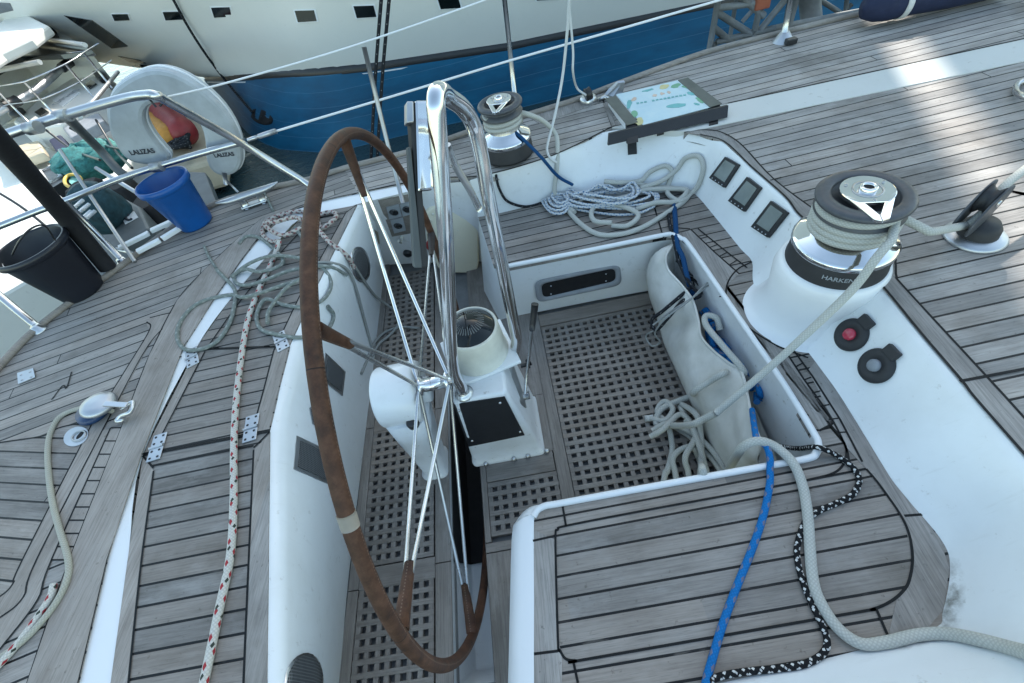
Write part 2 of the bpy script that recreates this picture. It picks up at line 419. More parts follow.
def text_mb(txt, size, mapper, mi=0, mb=None, bold=0.0):
    cu = D.curves.new('t', 'FONT'); cu.body = txt; cu.size = size; cu.align_x = 'CENTER'; cu.align_y = 'CENTER'; cu.offset = bold
    cu.resolution_u = 3
    o = D.objects.new('t', cu); COL.objects.link(o); bpy.context.view_layer.update()
    dg = bpy.context.evaluated_depsgraph_get(); me = D.meshes.new_from_object(o.evaluated_get(dg))
    mb = mb or MB()
    mb.add([mapper(v.co.x, v.co.y) for v in me.vertices], [list(p.vertices) for p in me.polygons], mi, smooth=False)
    D.objects.remove(o); D.curves.remove(cu); D.meshes.remove(me)
    return mb
exec_parts = []
DZ = .68; BZ = .43; LZ = .668; WZ = -.65
# teak variants (one timber, planks laid in the directions the deck has)
a_aft = angle((160, 257), (258, 222), DZ); a_side = angle((720, 75), (858, 40), DZ); a_fwd = angle((900, 310), (1020, 283), DZ)
a_hatch = angle((0, 497), (100, 503), DZ); a_bench = angle((556, 568), (870, 510), BZ); a_lid = angle((145, 560), (245, 540), LZ)
a_marg = math.pi/2 + R_(-3)
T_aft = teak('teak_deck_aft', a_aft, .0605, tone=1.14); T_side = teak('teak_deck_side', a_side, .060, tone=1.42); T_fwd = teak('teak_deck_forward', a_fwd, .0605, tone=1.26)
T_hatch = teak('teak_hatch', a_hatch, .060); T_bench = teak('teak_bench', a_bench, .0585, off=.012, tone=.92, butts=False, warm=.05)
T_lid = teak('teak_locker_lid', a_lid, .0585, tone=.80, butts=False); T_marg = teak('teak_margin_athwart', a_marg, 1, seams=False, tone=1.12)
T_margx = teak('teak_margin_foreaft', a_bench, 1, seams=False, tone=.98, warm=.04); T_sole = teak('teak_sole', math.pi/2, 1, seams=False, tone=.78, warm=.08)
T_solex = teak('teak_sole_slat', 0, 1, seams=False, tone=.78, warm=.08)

yacht = empty('sailing_yacht', (0, .9, -.65), 'white sailing yacht with silvery teak decks whose open cockpit fills the whole foreground', 'yacht')
def part(mb, name, mats, **k): return mb.build(name, mats, parent=yacht, **k)
OUT = [(0, 370), (38, 331), (75, 302), (130, 262), (170, 232), (215, 206), (260, 192), (310, 181), (345, 170), (380, 161), (408, 154), (440, 144),
       (477, 131), (520, 119), (581, 100), (609, 89), (677, 64), (720, 50), (800, 30), (870, 14), (950, 3), (1024, -9), (1200, -42)]
TW = lambda l: PP(l, DZ)
aftin = [(358, 193), (326, 200), (291, 210), (260, 237), (240, 262), (214, 299), (184, 346), (137, 455), (107, 560), (78, 683)]
o1 = TW(OUT[:9]); end = TW([(78, 683)])[0]
mb = MB(); mb.prism([Vector((-2.62, -1.2, DZ)), Vector((-2.58, .6, DZ))]+o1+TW(aftin)+[Vector((end.x+.03, -1.2, DZ))], (0, 0, -.05))
for l in ([(184, 346), (158, 359), (120, 365)], ): pass
# margin boards and seams of the aft deck
mg = MB()
def board(mb, lst, z, mi=0, h=.003):
    pts = [p+Vector((0, 0, h)) for p in PP(lst, z)]; mb.prism(pts, (0, 0, -h-.001), mi)
wide = [(122, 428), (70, 560), (28, 683), (-10, 800), (40, 800), (78, 683), (107, 560), (142, 454), (184, 346), (214, 299), (240, 262), (258, 238), (279, 217), (264, 217), (240, 237), (205, 270), (178, 300), (150, 355)]
board(mg, wide, DZ, 0)
band1 = [(94, 421), (23, 560), (14, 583), (0, 597), (-40, 620), (-40, 640), (0, 618), (24, 597), (37, 560), (103, 430), (149, 345), (176, 318), (173, 313), (150, 318), (147, 325), (150, 330), (126, 370)]
board(mg, band1, DZ, 0, .002)
for l in ([(94, 421), (23, 560), (14, 583), (0, 597), (-40, 620)], [(103, 430), (37, 560), (24, 597), (0, 618), (-40, 640)], [(111, 428), (52, 560), (38, 600), (0, 650)], [(122, 428), (70, 560), (28, 683), (-10, 800)],
          [(94, 421), (126, 370), (150, 330), (147, 322)], [(103, 430), (149, 345), (176, 318), (173, 313), (150, 318)],
          [(137, 455), (107, 560), (78, 683)], [(137, 455), (184, 346), (214, 299), (240, 262), (260, 237), (291, 210), (326, 200), (358, 193), (406, 183)],
          [(110, 458), (124, 455), (137, 453)], [(158, 359), (182, 357)], [(122, 428), (150, 355), (178, 300), (205, 270), (240, 237), (264, 217)], [(72, 372), (67, 388), (63, 386), (52, 400)]):
    seamline(mg, l, DZ, .0065, 1, 6, len(l) > 3)
board(mg, [(103, 430), (37, 560), (24, 597), (0, 618), (-40, 640), (-40, 700), (0, 650), (38, 600), (52, 560), (70, 560), (122, 428)], DZ, 0, .0015)
for k in range(11):                                   # short cross planks beside the wide board
    t = k/10; a = (111-59*t, 428+132*t); b = (122-52*t, 428+132*t); seamline(mg, [a, b], DZ, .005, 1)
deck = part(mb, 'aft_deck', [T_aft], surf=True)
part(mg, 'deck_margin', [T_marg, M['caulk']])
# hatch in the aft deck with its own plank direction
hp = [(94, 421), (23, 560), (14, 583), (0, 597), (-60, 628), (-120, 500), (-60, 452), (0, 443), (45, 436), (60, 428)]
mb = MB(); board(mb, hp, DZ, 0, .002)
seamline(mb, [(-60, 452), (0, 443), (45, 436), (60, 428), (94, 421)], DZ, .006, 1, 4, True, .0035)
part(mb, 'deck_hatch', [T_hatch, M['caulk']])
# port side deck
line1 = [(1200, 2), (1024, 40), (735, 103), (719, 106), (612, 128), (554, 155), (486, 175), (440, 178), (406, 184), (358, 193)]
mb = MB(); mb.prism(TW(OUT[8:])+TW(line1), (0, 0, -.05)); part(mb, 'side_deck', [T_side], surf=True)
mb = MB()
for l in ([(358, 193), (406, 183), (440, 178), (486, 175), (554, 155), (612, 127)], [(728, 103.5), (1024, 39), (1200, 1)], [(603, 100), (612, 126)], [(583, 101), (600, 97), (611, 89)]):
    seamline(mb, l, DZ, .011, 1, 6, len(l) > 3)
board(mb, [(603, 104), (608, 102), (616, 125), (612, 127)], DZ, 0, .004)
board(mb, [(528, 117), (583, 100), (605, 93), (609, 98), (586, 108), (540, 124)], DZ, 0, .003)
part(mb, 'side_deck_margin', [T_marg, M['caulk']])
# toe rail along the edge and hull sides
e = smooth([Vector((-2.62, -1.2, DZ)), Vector((-2.58, .6, DZ))]+TW(OUT), 3)
mb = MB(); mb.tube([p+Vector((0, 0, .012)) for p in e], .016, 8, 0); part(mb, 'toe_rail', [T_margx], surf=True)
mb = MB(); mb.quads([[p+Vector((0, 0, .001)) for p in e], [Vector((p.x*1.0, p.y+(.03 if p.y > 1.8 else 0), .2)) for p in e], [Vector((p.x+.15*(p.x < -1.6), p.y-.1, WZ-.2)) for p in e]]); part(mb, 'hull_side', [M['white']], surf=True)
# forward deck
Tl = [(470, 180), (500, 171), (554, 155), (600, 133), (650, 128), (690, 131), (724, 142), (751, 167), (785, 197), (799, 215), (830, 240), (874, 278), (920, 333), (961, 381), (1024, 455), (1060, 510), (1075, 590), (1062, 680), (1024, 740), (900, 790), (700, 830), (560, 850)]
Bl = [(478, 217), (500, 213), (554, 201), (600, 197), (650, 194), (685, 190), (697, 196), (715, 217), (740, 248), (752, 262), (757, 292), (808, 352), (850, 412), (892, 480), (940, 538), (950, 568), (943, 610), (930, 630), (828, 658), (720, 683), (600, 705), (535, 740)]
fd = Tl[5:15]
mb = MB(); mb.prism(TW([(684, 133)]+fd)+[Vector((1.35, -1.2, DZ)), Vector((4.2, -1.2, DZ)), Vector((4.2, 2.32, DZ)), P(1200, 22, z=DZ), P(1024, 62, z=DZ)], (0, 0, -.04)); part(mb, 'fore_deck', [T_fwd], surf=True)
mb = MB()
mo = [(684, 133), (700, 130.5), (719, 132), (740, 144), (773, 179), (818, 213), (846, 232), (890, 253), (895, 264), (896, 277), (904, 288), (985, 376), (1007, 400), (1050, 448)]
inn = [(1030, 462), (974, 398), (961, 381), (920, 333), (874, 278), (830, 240), (799, 215), (785, 197), (751, 167), (724, 142), (700, 135)]
board(mb, mo+inn, DZ, 0, .003)
seamline(mb, mo, DZ, .007, 1, 5, True, .0035); seamline(mb, inn, DZ, .008, 1, 5, True, .004)
seamline(mb, [(959, 382), (1024, 369.6), (1100, 352)], DZ, .009, 1, 2, False, .004); seamline(mb, [(700, 136), (770, 176)][:0] or [(770, 181), (781, 178)], DZ, .006, 1, 2, False, .004)
part(mb, 'fore_deck_margin', [T_marg, M['caulk']])
mb = MB(); mb.prism([p+Vector((0, 0, .004)) for p in TW([(612, 128), (735, 103), (1024, 40), (1200, 2), (1200, 22), (1024, 62), (690, 132), (640, 131)])], (0, 0, -.03)); part(mb, 'deck_waterway', [M['strip']], surf=True)
sdp = TW(Tl[14:]); mb = MB(); mb.prism(sdp+[Vector((sdp[-1].x-.3, -1.2, DZ)), Vector((1.349, -1.2, DZ))], (0, 0, -.04)); part(mb, 'starboard_side_deck', [T_fwd])
# coaming: from the deck edge down to the bench
Tp = PP(Tl, DZ); Bp = PP(Bl, BZ)
n = len(Tp); Ts = smooth(Tp, 6); Bs = smooth(Bp, 6)
prof = [(-.012, .985), (0, .997), (.05, .985), (.12, .94), (.2, .86), (.35, .70), (.5, .52), (.65, .35), (.78, .2), (.88, .1), (.95, .04), (1, 0.0), (1.03, -.03)]
rows = []
for t, zz in prof:
    rows.append([Vector((a.x+(b.x-a.x)*t, a.y+(b.y-a.y)*t, BZ+(DZ-BZ)*zz)) for a, b in zip(Ts, Bs)])
mb = MB(); mb.quads(rows); coam = part(mb, 'coaming', [M['white']], surf=True)
# bench ring: port bench, bridge deck and starboard bench
inner = [(478, 217), (493, 264), (508, 266.6), (661, 236), (672, 235), (681, 239), (690, 247), (780.6, 380), (816, 440), (817, 450), (807, 459), (552, 505), (540, 511), (534, 520), (534, 683), (535, 740)]
mb = MB(); mb.prism(PP(inner, BZ)+smooth(PP(Bl, BZ), 6)[::-1][6:-6], (0, 0, -.03), 0)
S2 = [(577, 661), (566, 659), (560, 650), (558, 640), (555.5, 540), (558, 530), (566, 526), (640, 511.5), (757, 490), (866, 469)]
for l in (S2, [(866, 469), (880, 486), (904, 522), (912, 553), (909, 580), (900, 594), (886, 604), (870, 610), (850, 613.5), (590, 658.7), (577, 661)],
          [(827, 421), (844, 443), (845, 460), (834, 473), (804, 481)], [(691, 230), (714, 252), (739, 274)], [(698, 229), (724, 250), (747, 268)],
          [(804, 380), (829, 415), (845, 446), (849, 462)], [(812, 376), (840, 420), (862, 462)], [(787, 354), (804, 380)], [(793, 350), (812, 376)],
          [(752, 262), (737, 270), (727, 285), (728, 305), (745, 325), (775, 345), (808, 358)],
          [(794, 460), (804, 481)], [(533, 541), (555, 536)], [(562, 502), (566, 526)], [(534, 654), (558, 651)], [(573, 660), (578, 683)], [(876, 609), (888, 637)], [(904, 516), (930, 514)],
          [(497, 256), (511, 265)], [(505, 262), (508, 268)], [(819, 431), (834, 423)], [(727, 296), (719, 297)], [(654, 206), (664, 240)], [(664, 237), (676, 228), (690, 229)]):
    seamline(mb, l, BZ, .0068, 1, 6, len(l) > 3)
for (a, b, c, d, k) in (((691, 230), (739, 274), (698, 229), (747, 268), 5), ((787, 354), (845, 446), (793, 350), (856, 446), 7)):
    for i in range(1, k):
        t = i/k; seamline(mb, [(a[0]+(b[0]-a[0])*t, a[1]+(b[1]-a[1])*t), (c[0]+(d[0]-c[0])*t, c[1]+(d[1]-c[1])*t)], BZ, .005, 1)
# margins as boards of their own grain
def mboard(lst, mi, h=.0016): board(mb, lst, BZ, mi, h)
mboard([(534, 530), (555.5, 540), (558, 640), (562, 655), (562, 683), (534, 683)], 2)
mboard([(866, 469), (880, 486), (904, 522), (912, 553), (910, 579), (897, 597), (888, 637), (925, 631), (943, 610), (949, 568), (939, 538), (892, 481), (837, 391), (815, 362), (808, 370), (845, 446)], 2)
mboard([(690, 250), (682, 233), (691, 230), (739, 274), (727, 285), (728, 305), (745, 325), (787, 354), (845, 446), (834, 422), (819, 430), (784, 379)], 2)
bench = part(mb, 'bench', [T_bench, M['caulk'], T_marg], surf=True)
# white rim and faces of the well
rimp = smooth(PP([(508, 266.6), (600, 248.5), (661, 236), (672, 235), (681, 239), (690, 247), (735, 313), (780.6, 380), (812, 431), (818, 444), (816, 453), (807, 459), (760, 467.5), (640, 489), (560, 503.6), (546, 506), (538, 510), (533.5, 517)], BZ), 6)
mb = MB(); mb.tube([p+Vector((0, 0, .003)) for p in rimp], .0115, 8)
low = PP([(504, 800), (508, 683), (510, 600), (512, 535), (517, 520), (530, 507), (552, 503)], BZ-.035); hi = PP([(536, 800), (534, 683), (534, 600), (534, 520), (538, 513), (543, 509), (552, 505)], BZ+.002)
ls = smooth(low, 5); hs = smooth(hi, 5); mid = [(a+b)/2+Vector((0, 0, .016)) for a, b in zip(ls, hs)]
mb.quads([hs, mid, ls, [Vector((p.x, p.y, BZ-.1)) for p in ls], [Vector((p.x-.01, p.y, 0)) for p in ls]])
part(mb, 'bench_rim', [M['clean']], surf=True)
def wall(mb, top, bot, k=1, mi=0):
    mb.quads([top, [a*.5+b*.5 for a, b in zip(top, bot)], bot], mi)
mb = MB()
ft = PP([(478, 217), (493, 264), (508, 267), (560, 256.5), (600, 248.7), (661, 236.5), (672, 236)], BZ-.004); fb = PP([(484, 291), (499, 320), (515, 316), (560, 307), (600, 299), (649, 290), (672, 286)], 0.0)
ftb = [Vector((a.x, a.y, 0)) for a in ft]
wall(mb, ft, [Vector((b.x, b.y, -.005)) for b in fb])
bf = part(mb, 'bench_front', [M['white']], surf=True)
mb = MB(); q = PP([(672, 236.5), (681, 241), (690, 249), (735, 315), (779, 381), (811, 432), (815, 444), (813, 452), (805, 457), (760, 466)], BZ-.006)
wall(mb, q, [Vector((p.x, p.y, -.01)) for p in q]); part(mb, 'well_wall', [M['scuffed']], surf=True)
# cubby hole in the bench front
yc = P(575, 300, z=.12).y; yc = ft[3].y*.5+fb[3].y*.5
def rr(cs, r, k=5, z=None, y=None):
    c = [P(u, v, z=z, y=y) for u, v in cs]; out = []
    for i in range(len(c)):
        a, b, d = c[i-1], c[i], c[(i+1) % len(c)]; p = b+(a-b).normalized()*r; q_ = b+(d-b).normalized()*r
        for j in range(k+1):
            t = j/k; out.append(p*(1-t)**2+b*2*t*(1-t)+q_*t*t)
    return out
yc -= .012
fo = rr([(534, 281), (620, 263), (622, 285), (537, 303)], .05, y=yc); fi = rr([(541, 284), (615, 268), (616, 281), (543, 298)], .035, y=yc-.002)
mb = MB(); N_ = len(fo)
mid = [(a+b)/2+Vector((0, -.012, 0)) for a, b in zip(fo, fi)]
mb.quads([fo, mid, fi, [p+Vector((0, .004, 0)) for p in fi]], 0, close=True)
fr_ = mb.build('locker_opening_frame', [M['grey']], parent=bf)
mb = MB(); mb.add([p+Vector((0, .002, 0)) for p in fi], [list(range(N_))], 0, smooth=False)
mb.build('locker_opening', [M['hole']], parent=bf)
for (u, v) in ((551, 286), (551, 294), (606, 274), (606, 281)):
    mb = MB(); mb.lathe([(.0045, 0), (.003, -.003), (0, -.004)], P(u, v, y=yc-.001), (0, 1, 0), 8); mb.build('screw', [M['alu']], parent=bf)
# cockpit sole
mb = MB(); zb = -.036
mb.prism([Vector(p) for p in ((-1.1, -1, zb), (-.545, -1, zb), (-.545, 2.9, zb), (-1.1, 2.9, zb))], (0, 0, -.03)); mb.prism([Vector(p) for p in ((-.405, -1, zb), (.95, -1, zb), (.95, 2.1, zb), (-.405, 2.1, zb))], (0, 0, -.03))
mb.prism([Vector(p) for p in ((-.545, 1.95, zb), (-.405, 1.95, zb), (-.405, 2.9, zb), (-.545, 2.9, zb))], (0, 0, -.03)); mb.prism([Vector(p) for p in ((-.545, -1, zb), (-.405, -1, zb), (-.405, .14, zb), (-.545, .14, zb))], (0, 0, -.03))
mb.prism([Vector(p) for p in ((-.405, 2.1, zb), (0, 2.1, zb), (0, 2.9, zb), (-.405, 2.9, zb))], (0, 0, -.03))
sole = part(mb, 'cockpit_sole', [M['solebase']])
mb = MB()                                             # recess the wheel turns in
x0, x1, y0, y1, zs = -.548, -.402, .13, 1.96, -.34
mb.add([(x0, y0, -.002), (x1, y0, -.002), (x1, y1, -.002), (x0, y1, -.002), (x0, y0+.08, zs), (x1, y0+.08, zs), (x1, y1-.08, zs), (x0, y1-.08, zs)],
       [(0, 1, 5, 4), (1, 2, 6, 5), (2, 3, 7, 6), (3, 0, 4, 7), (4, 5, 6, 7)], 0, smooth=False)
part(mb, 'wheel_recess', [M['white']], bevel=.012)
mb = MB(); mb.add([(x0+.004, .56, -.03), (x0+.004, y1-.1, -.03), (x0+.004, y1-.1, zs+.01), (x0+.004, .62, zs+.01), (x1, y1-.1, zs+.01), (x1, .62, zs+.01)], [(0, 1, 2, 3), (3, 2, 4, 5)], smooth=False); part(mb, 'recess_painted_shade', [M['hole']])  # black sheet over aft wall and floor paints in the slot's deep shade
# sole boards round the gratings (plank frames)
def brd(mb, x0, x1, y0, y1, mi=0, z=0, h=.03): mb.box(((x0+x1)/2, (y0+y1)/2, z-h/2), (x1-x0, y1-y0, h), mi=mi)
mb = MB(); g = .0015
for b in ((-.985, -.942, -.6, .505, 0), (-.985, -.942, .509, 1.26, 0), (-.985, -.942, 1.264, 2.6, 0), (-.615, -.549, -.6, .555, 0), (-.615, -.549, .559, 1.30, 0), (-.615, -.549, 1.304, 2.6, 0),
          (-.940, -.617, .505, .585, 1), (-.940, -.617, 1.235, 1.31, 1), (-.700, -.617, .90, 1.232, 0),
          (-.400, -.375, .604, .96, 0), (-.373, -.06, .862, .955, 1), (-.400, -.05, 1.27, 1.9, 0), (-.400, -.05, .957, 1.268, 0), (-.055, .000, .2, 1.9, 0), (.002, .80, 1.715, 1.80, 1), (.70, .80, .2, 1.713, 0), (-.400, -.06, 1.902, 2.5, 0),
          (-.400, -.200, -.6, .560, 0), (-.400, -.06, .564, .60, 1), (-.198, -.06, -.6, .56, 0)):
    brd(mb, b[0], b[1], b[2], b[3], b[4])
SURF.append(([Vector(p) for p in ((-1, -1, 0), (.85, -1, 0), (.85, 2.6, 0), (-1, 2.6, 0))], [[0, 1, 2, 3]])); TREE = None
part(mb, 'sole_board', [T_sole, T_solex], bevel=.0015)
def grating(x0, y0, nx, ny, label, px=.0423, py=.0423, bw=.0195):
    o = empty('sole_grating', (x0+nx*px/2, y0+ny*py/2, -.03), label, 'grating', 'teak gratings on the cockpit sole')
    mb = MB()
    for j in range(ny+1):
        y = y0+j*py; mb.box((x0+nx*px/2+(bw-px)/2+px/2-bw/2, y+random.gauss(0, .0007), -.013+random.uniform(-.0012, .0010)), (nx*px+bw, bw+random.uniform(-.0016, .0016), .022), Matrix.Rotation(random.gauss(0, .0012), 3, 'Z'))
    mb.build('cross_slats', [T_solex], parent=o)
    mb = MB()
    for i in range(nx+1):
        x = x0+i*px; mb.box((x+random.gauss(0, .0006), y0+ny*py/2, -.0155+random.uniform(-.0006, .0006)), (bw+random.uniform(-.0014, .0014), ny*py+bw, .022))
    mb.build('long_slats', [T_sole], parent=o)
    return o
grating(.013, .30, 16, 33, 'large teak grating with square holes filling the cockpit sole under the rope bag')
grating(-.363, .635, 7, 5, 'small teak grating on the sole just in front of the white compass pedestal')
grating(-.929, .60, 7, 15, 'narrow teak grating beside the helm seat, left of the white wheel drive housing')
grating(-.929, -.42, 7, 22, 'teak grating below the brown wheel rim at the bottom of the photo')
grating(-.929, 1.325, 7, 26, 'teak grating at the far end of the helm well below the engine panel')
# helm seat: lids, strip and curved front
mb = MB()
lt = [(300, 219), (269, 254), (232, 297), (196, 348), (143, 455), (128, 560), (111, 683), (98, 800)]
rt = [(262, 800), (267, 683), (270, 431), (280, 386), (290, 346), (315, 290), (356, 205)]
stripz = PP([(326, 200), (291, 210), (260, 237), (240, 262), (214, 299), (184, 346), (137, 455), (107, 560), (78, 683), (60, 800)], DZ-.004); strip2 = PP([(350, 207), (300, 219), (275, 246), (260, 264), (232, 297), (196, 348), (143, 455), (128, 560), (111, 683), (98, 800)], LZ-.001)
stripz.insert(0, P(358, 193, z=DZ-.004)); strip2.insert(0, P(358, 204, z=LZ-.001)); stripz.insert(0, P(415, 182, z=DZ-.004)); strip2.insert(0, P(415, 190, z=LZ-.004))
a = smooth(stripz, 4); b = smooth(strip2, 4); mb.quads([a, [(p*.6+q*.4)+Vector((0, 0, .002)) for p, q in zip(a, b)], b]); part(mb, 'seat_coaming', [M['clean']], surf=True)
def lid(outline, seams, label):
    mb = MB(); pts = PP(outline, LZ); mb.prism([p for p in pts], (0, 0, -.03))
    for l in seams: seamline(mb, l, LZ, .0065, 1, 5, len(l) > 3)
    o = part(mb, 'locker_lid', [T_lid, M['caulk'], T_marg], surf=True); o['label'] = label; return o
def lidmargin(o_, lst):
    mb = MB(); board(mb, lst, LZ, 0, .0016); mb.build('lid_margin', [T_marg], parent=o_)
L1 = lid([(143, 456), (128, 560), (111, 683), (98, 800), (262, 800), (267, 683), (270, 432)], [[(154, 471), (142, 560), (129, 683), (118, 800)], [(254, 450), (250, 540), (244, 683), (240, 800)], [(143, 456), (270, 432)], [(154, 466), (254, 446)], [(143, 456), (154, 468)], [(270, 432), (254, 448)]], 'long near locker lid with the red flecked rope lying along it')
lidmargin(L1, [(143, 457), (128, 560), (111, 683), (98, 800), (118, 800), (129, 683), (142, 560), (154, 471)]); lidmargin(L1, [(254, 450), (250, 540), (244, 683), (240, 800), (262, 800), (267, 683), (270, 434)])
L2 = lid([(196, 350), (143, 454), (270, 430), (280, 386), (290, 347)], [[(205, 352), (155, 449)], [(253, 430), (264, 390), (274, 351)], [(143, 454), (270, 430)], [(196, 350), (290, 347)]], 'short middle locker lid between the two pairs of hinges')
lidmargin(L2, [(253, 432), (264, 390), (274, 350), (289, 348), (279, 386), (269, 430)]); lidmargin(L2, [(196, 351), (144, 453), (155, 450), (205, 352)])
L3 = lid([(300, 219), (269, 254), (232, 297), (196, 348), (290, 345), (315, 290), (357, 205), (330, 210)], [[(274, 351), (300, 296), (346, 213)], [(312, 220), (280, 254), (240, 302), (206, 350)], [(346, 213), (312, 220)], [(346, 213), (357, 205)]], 'far locker lid under the heap of pale flecked rope')
lidmargin(L3, [(274, 350), (300, 296), (346, 213), (356, 206), (315, 289), (290, 344)])
mb = MB()
tp = [(262, 800), (267, 683), (269, 560), (270, 431), (280, 386), (290, 346), (315, 290), (356, 205)]; bt = [(320, 800), (339, 683), (349, 574), (366, 430), (371, 390), (376, 346), (380, 310), (385, 265)]
a = smooth(PP(tp, LZ-.002), 5); b = smooth(PP(bt, -.005), 5); rows = []
for t, dx, zz in ((0, 0, 1), (.02, .03, .99), (.06, .045, .95), (.3, .06, .72), (.6, .035, .4), (.9, .008, .08), (1, 0, 0)):
    rows.append([Vector((p.x+(q.x-p.x)*t+dx, p.y+(q.y-p.y)*t, q.z+(p.z-q.z)*zz)) for p, q in zip(a, b)])
mb.quads(rows); seat = part(mb, 'helm_seat_front', [M['white']], surf=True)
mb = MB(); a = PP([(356, 205), (370, 197), (390, 191), (415, 187), (440, 184), (478, 180)], LZ-.002); b = PP([(385, 265), (392, 264.5), (402, 264), (420, 263), (445, 262), (486, 262)], -.005)
mb.quads([a, [p*.5+q*.5 for p, q in zip(a, b)], b]); bulk = part(mb, 'port_bulkhead', [M['scuffed']], surf=True)
# hinges
for (u, v, a_) in ((157, 447, 0), (251, 428, 0), (192, 357, .3), (281, 341, .3)):
    c = P(u, v, z=LZ+.004); mb = MB(); rot = Matrix.Rotation(a_lid+.12+a_, 3, 'Z')
    for s in (-1, 1):
        mb.box(c+rot @ Vector((0, s*.030, 0)), (.052, .052, .004), rot)
        for q in (-1, 1):
            for w in (-1, 1): mb.lathe([(.0052, 0), (.004, .0022), (0, .0026)], c+rot @ Vector((q*.014, s*.030+w*.014, .002)), seg=8, mi=1)
    mb.tube([c+rot @ Vector((-.026, 0, .003)), c+rot @ Vector((.026, 0, .003))], .0045, 8)
    o = part(mb, 'hinge', [M['alu'], M['black']], bevel=.002)
# vents, speakers and panel set into the seat front
def surf_patch(outline, push, depth=.006, mb=None, mi=0, k=1):
    mb = mb or MB(); pts = []; nn = Vector()
    for u, v in outline:
        p, nr = hit(u, v); pts.append(p); nn += nr
    nn.normalize(); c = sum(pts, Vector())/len(pts)
    pts = [p-nn*((p-c).dot(nn)) for p in pts]
    A = [p+nn*push for p in pts]; Bq = [p-nn*depth for p in pts]; n = len(A)
    o = len(mb.v)
    mb.add(A+Bq, [list(range(n))[::-1]]+[(i, (i+1) % n, n+(i+1) % n, n+i) for i in range(n)], mi, smooth=False)
    return mb, c, nn, pts
def ell(cu, cv, a, b, ang, n=28): return [(cu+a*math.cos(t)*math.cos(ang)-b*math.sin(t)*math.sin(ang), cv+a*math.cos(t)*math.sin(ang)+b*math.sin(t)*math.cos(ang)) for t in [2*math.pi*i/n for i in range(n)]]
def surf_grid(q, push, k=7, ellipse=False, mb=None, mi=0, skirt=.006):
    """patch that follows the surface under it; q = 4 corners (or cu, cv, ru, rv, angle for an oval)"""
    mb = mb or MB(); rows = []
    if ellipse:
        cu, cv, a, b, an = q
        for i in range(5):
            f = max(i/4, .02); rows.append([hit(*p) for p in ell(cu, cv, a*f, b*f, an, 24)])
        rr_ = [[p+nr*push for p, nr in r] for r in rows]+[[p-nr*skirt for p, nr in rows[-1]]]
        mb.quads(rr_, mi, close=True); return mb
    for i in range(k+1):
        r = []
        for j in range(k+1):
            s_, t = j/k, i/k
            u = (q[0][0]*(1-s_)+q[1][0]*s_)*(1-t)+(q[3][0]*(1-s_)+q[2][0]*s_)*t; v = (q[0][1]*(1-s_)+q[1][1]*s_)*(1-t)+(q[3][1]*(1-s_)+q[2][1]*s_)*t
            r.append(hit(u, v))
        rows.append(r)
    mb.quads([[p+nr*push for p, nr in r] for r in rows], mi)
    rim = rows[0]+[r[-1] for r in rows[1:]]+rows[-1][::-1][1:]+[r[0] for r in rows[::-1][1:-1]]
    mb.quads([[p+nr*push for p, nr in rim], [p-nr*skirt for p, nr in rim]], mi, close=True, smooth=False)
    return mb
for q in ([(296, 436), (330, 452), (333, 487), (293, 469)], [(325, 353), (345, 372), (342, 396), (322, 380)], [(309, 408), (318, 404), (322, 430), (312, 424)]):
    o = part(surf_grid(q, .004), 'vent', [M['dullsteel']])
    cu = sum(p[0] for p in q)/4; cv = sum(p[1] for p in q)/4
    surf_grid([(cu+(a-cu)*.80, cv+(b-cv)*.80) for a, b in q], .0065).build('vent_mesh', [M['mesh']], parent=o)
for (cu, cv, ra, rb, an) in ((360, 264.5, 7.5, 16, -.15), (303, 684, 17, 29, .12)):
    o = part(surf_grid((cu, cv, ra+2, rb+2, an), .004, ellipse=True), 'speaker', [M['steel']])
    surf_grid((cu, cv, ra, rb, an), .007, ellipse=True).build('speaker_grille', [M['mesh']], parent=o)
# ---------------------------------------------------------------- wheel
HUB = CP+ray(434.16, 383.2).normalized()*1.75; HR = .4977*1.75
def rimpt(th, r=HR): return HUB+Vector((.006*r*math.sin(th), r*math.cos(th), r*math.sin(th)))
def toward(u, v):                                     # angle in the wheel plane under a sight line
    d = ray(u, v); t = (HUB.x-CP.x)/d.x; p = CP+d*t-HUB; return math.atan2(p.z, p.y)
wheel = empty('steering_wheel', HUB, 'big steering wheel with brown leather rim and thin paired steel spokes', 'steering wheel')
mb = MB(); mb.tube([rimpt(2*math.pi*k/120) for k in range(120)], .0170, 16, closed=True); mb.build('rim', [M['leather']], parent=wheel)
tb = toward(347, 520); mb = MB(); mb.tube([rimpt(tb+k*.006) for k in range(-3, 4)], .0184, 16); mb.build('rim_band', [M['grip']], parent=wheel)
def near_angle(u, v):
    best = None
    for k in range(720):
        t = 2*math.pi*k/720; c = rimpt(t)-CP; q = RM.transposed() @ c; pu = 512+F*q.x/-q.z; pv = 341.5-F*q.y/-q.z
        dd = (pu-u)**2+(pv-v)**2
        if best is None or dd < best[0]: best = (dd, t)
    return best[1]
angs = [near_angle(345, 140), near_angle(311, 325), near_angle(404, 632), near_angle(474, 636), near_angle(425, 235)]
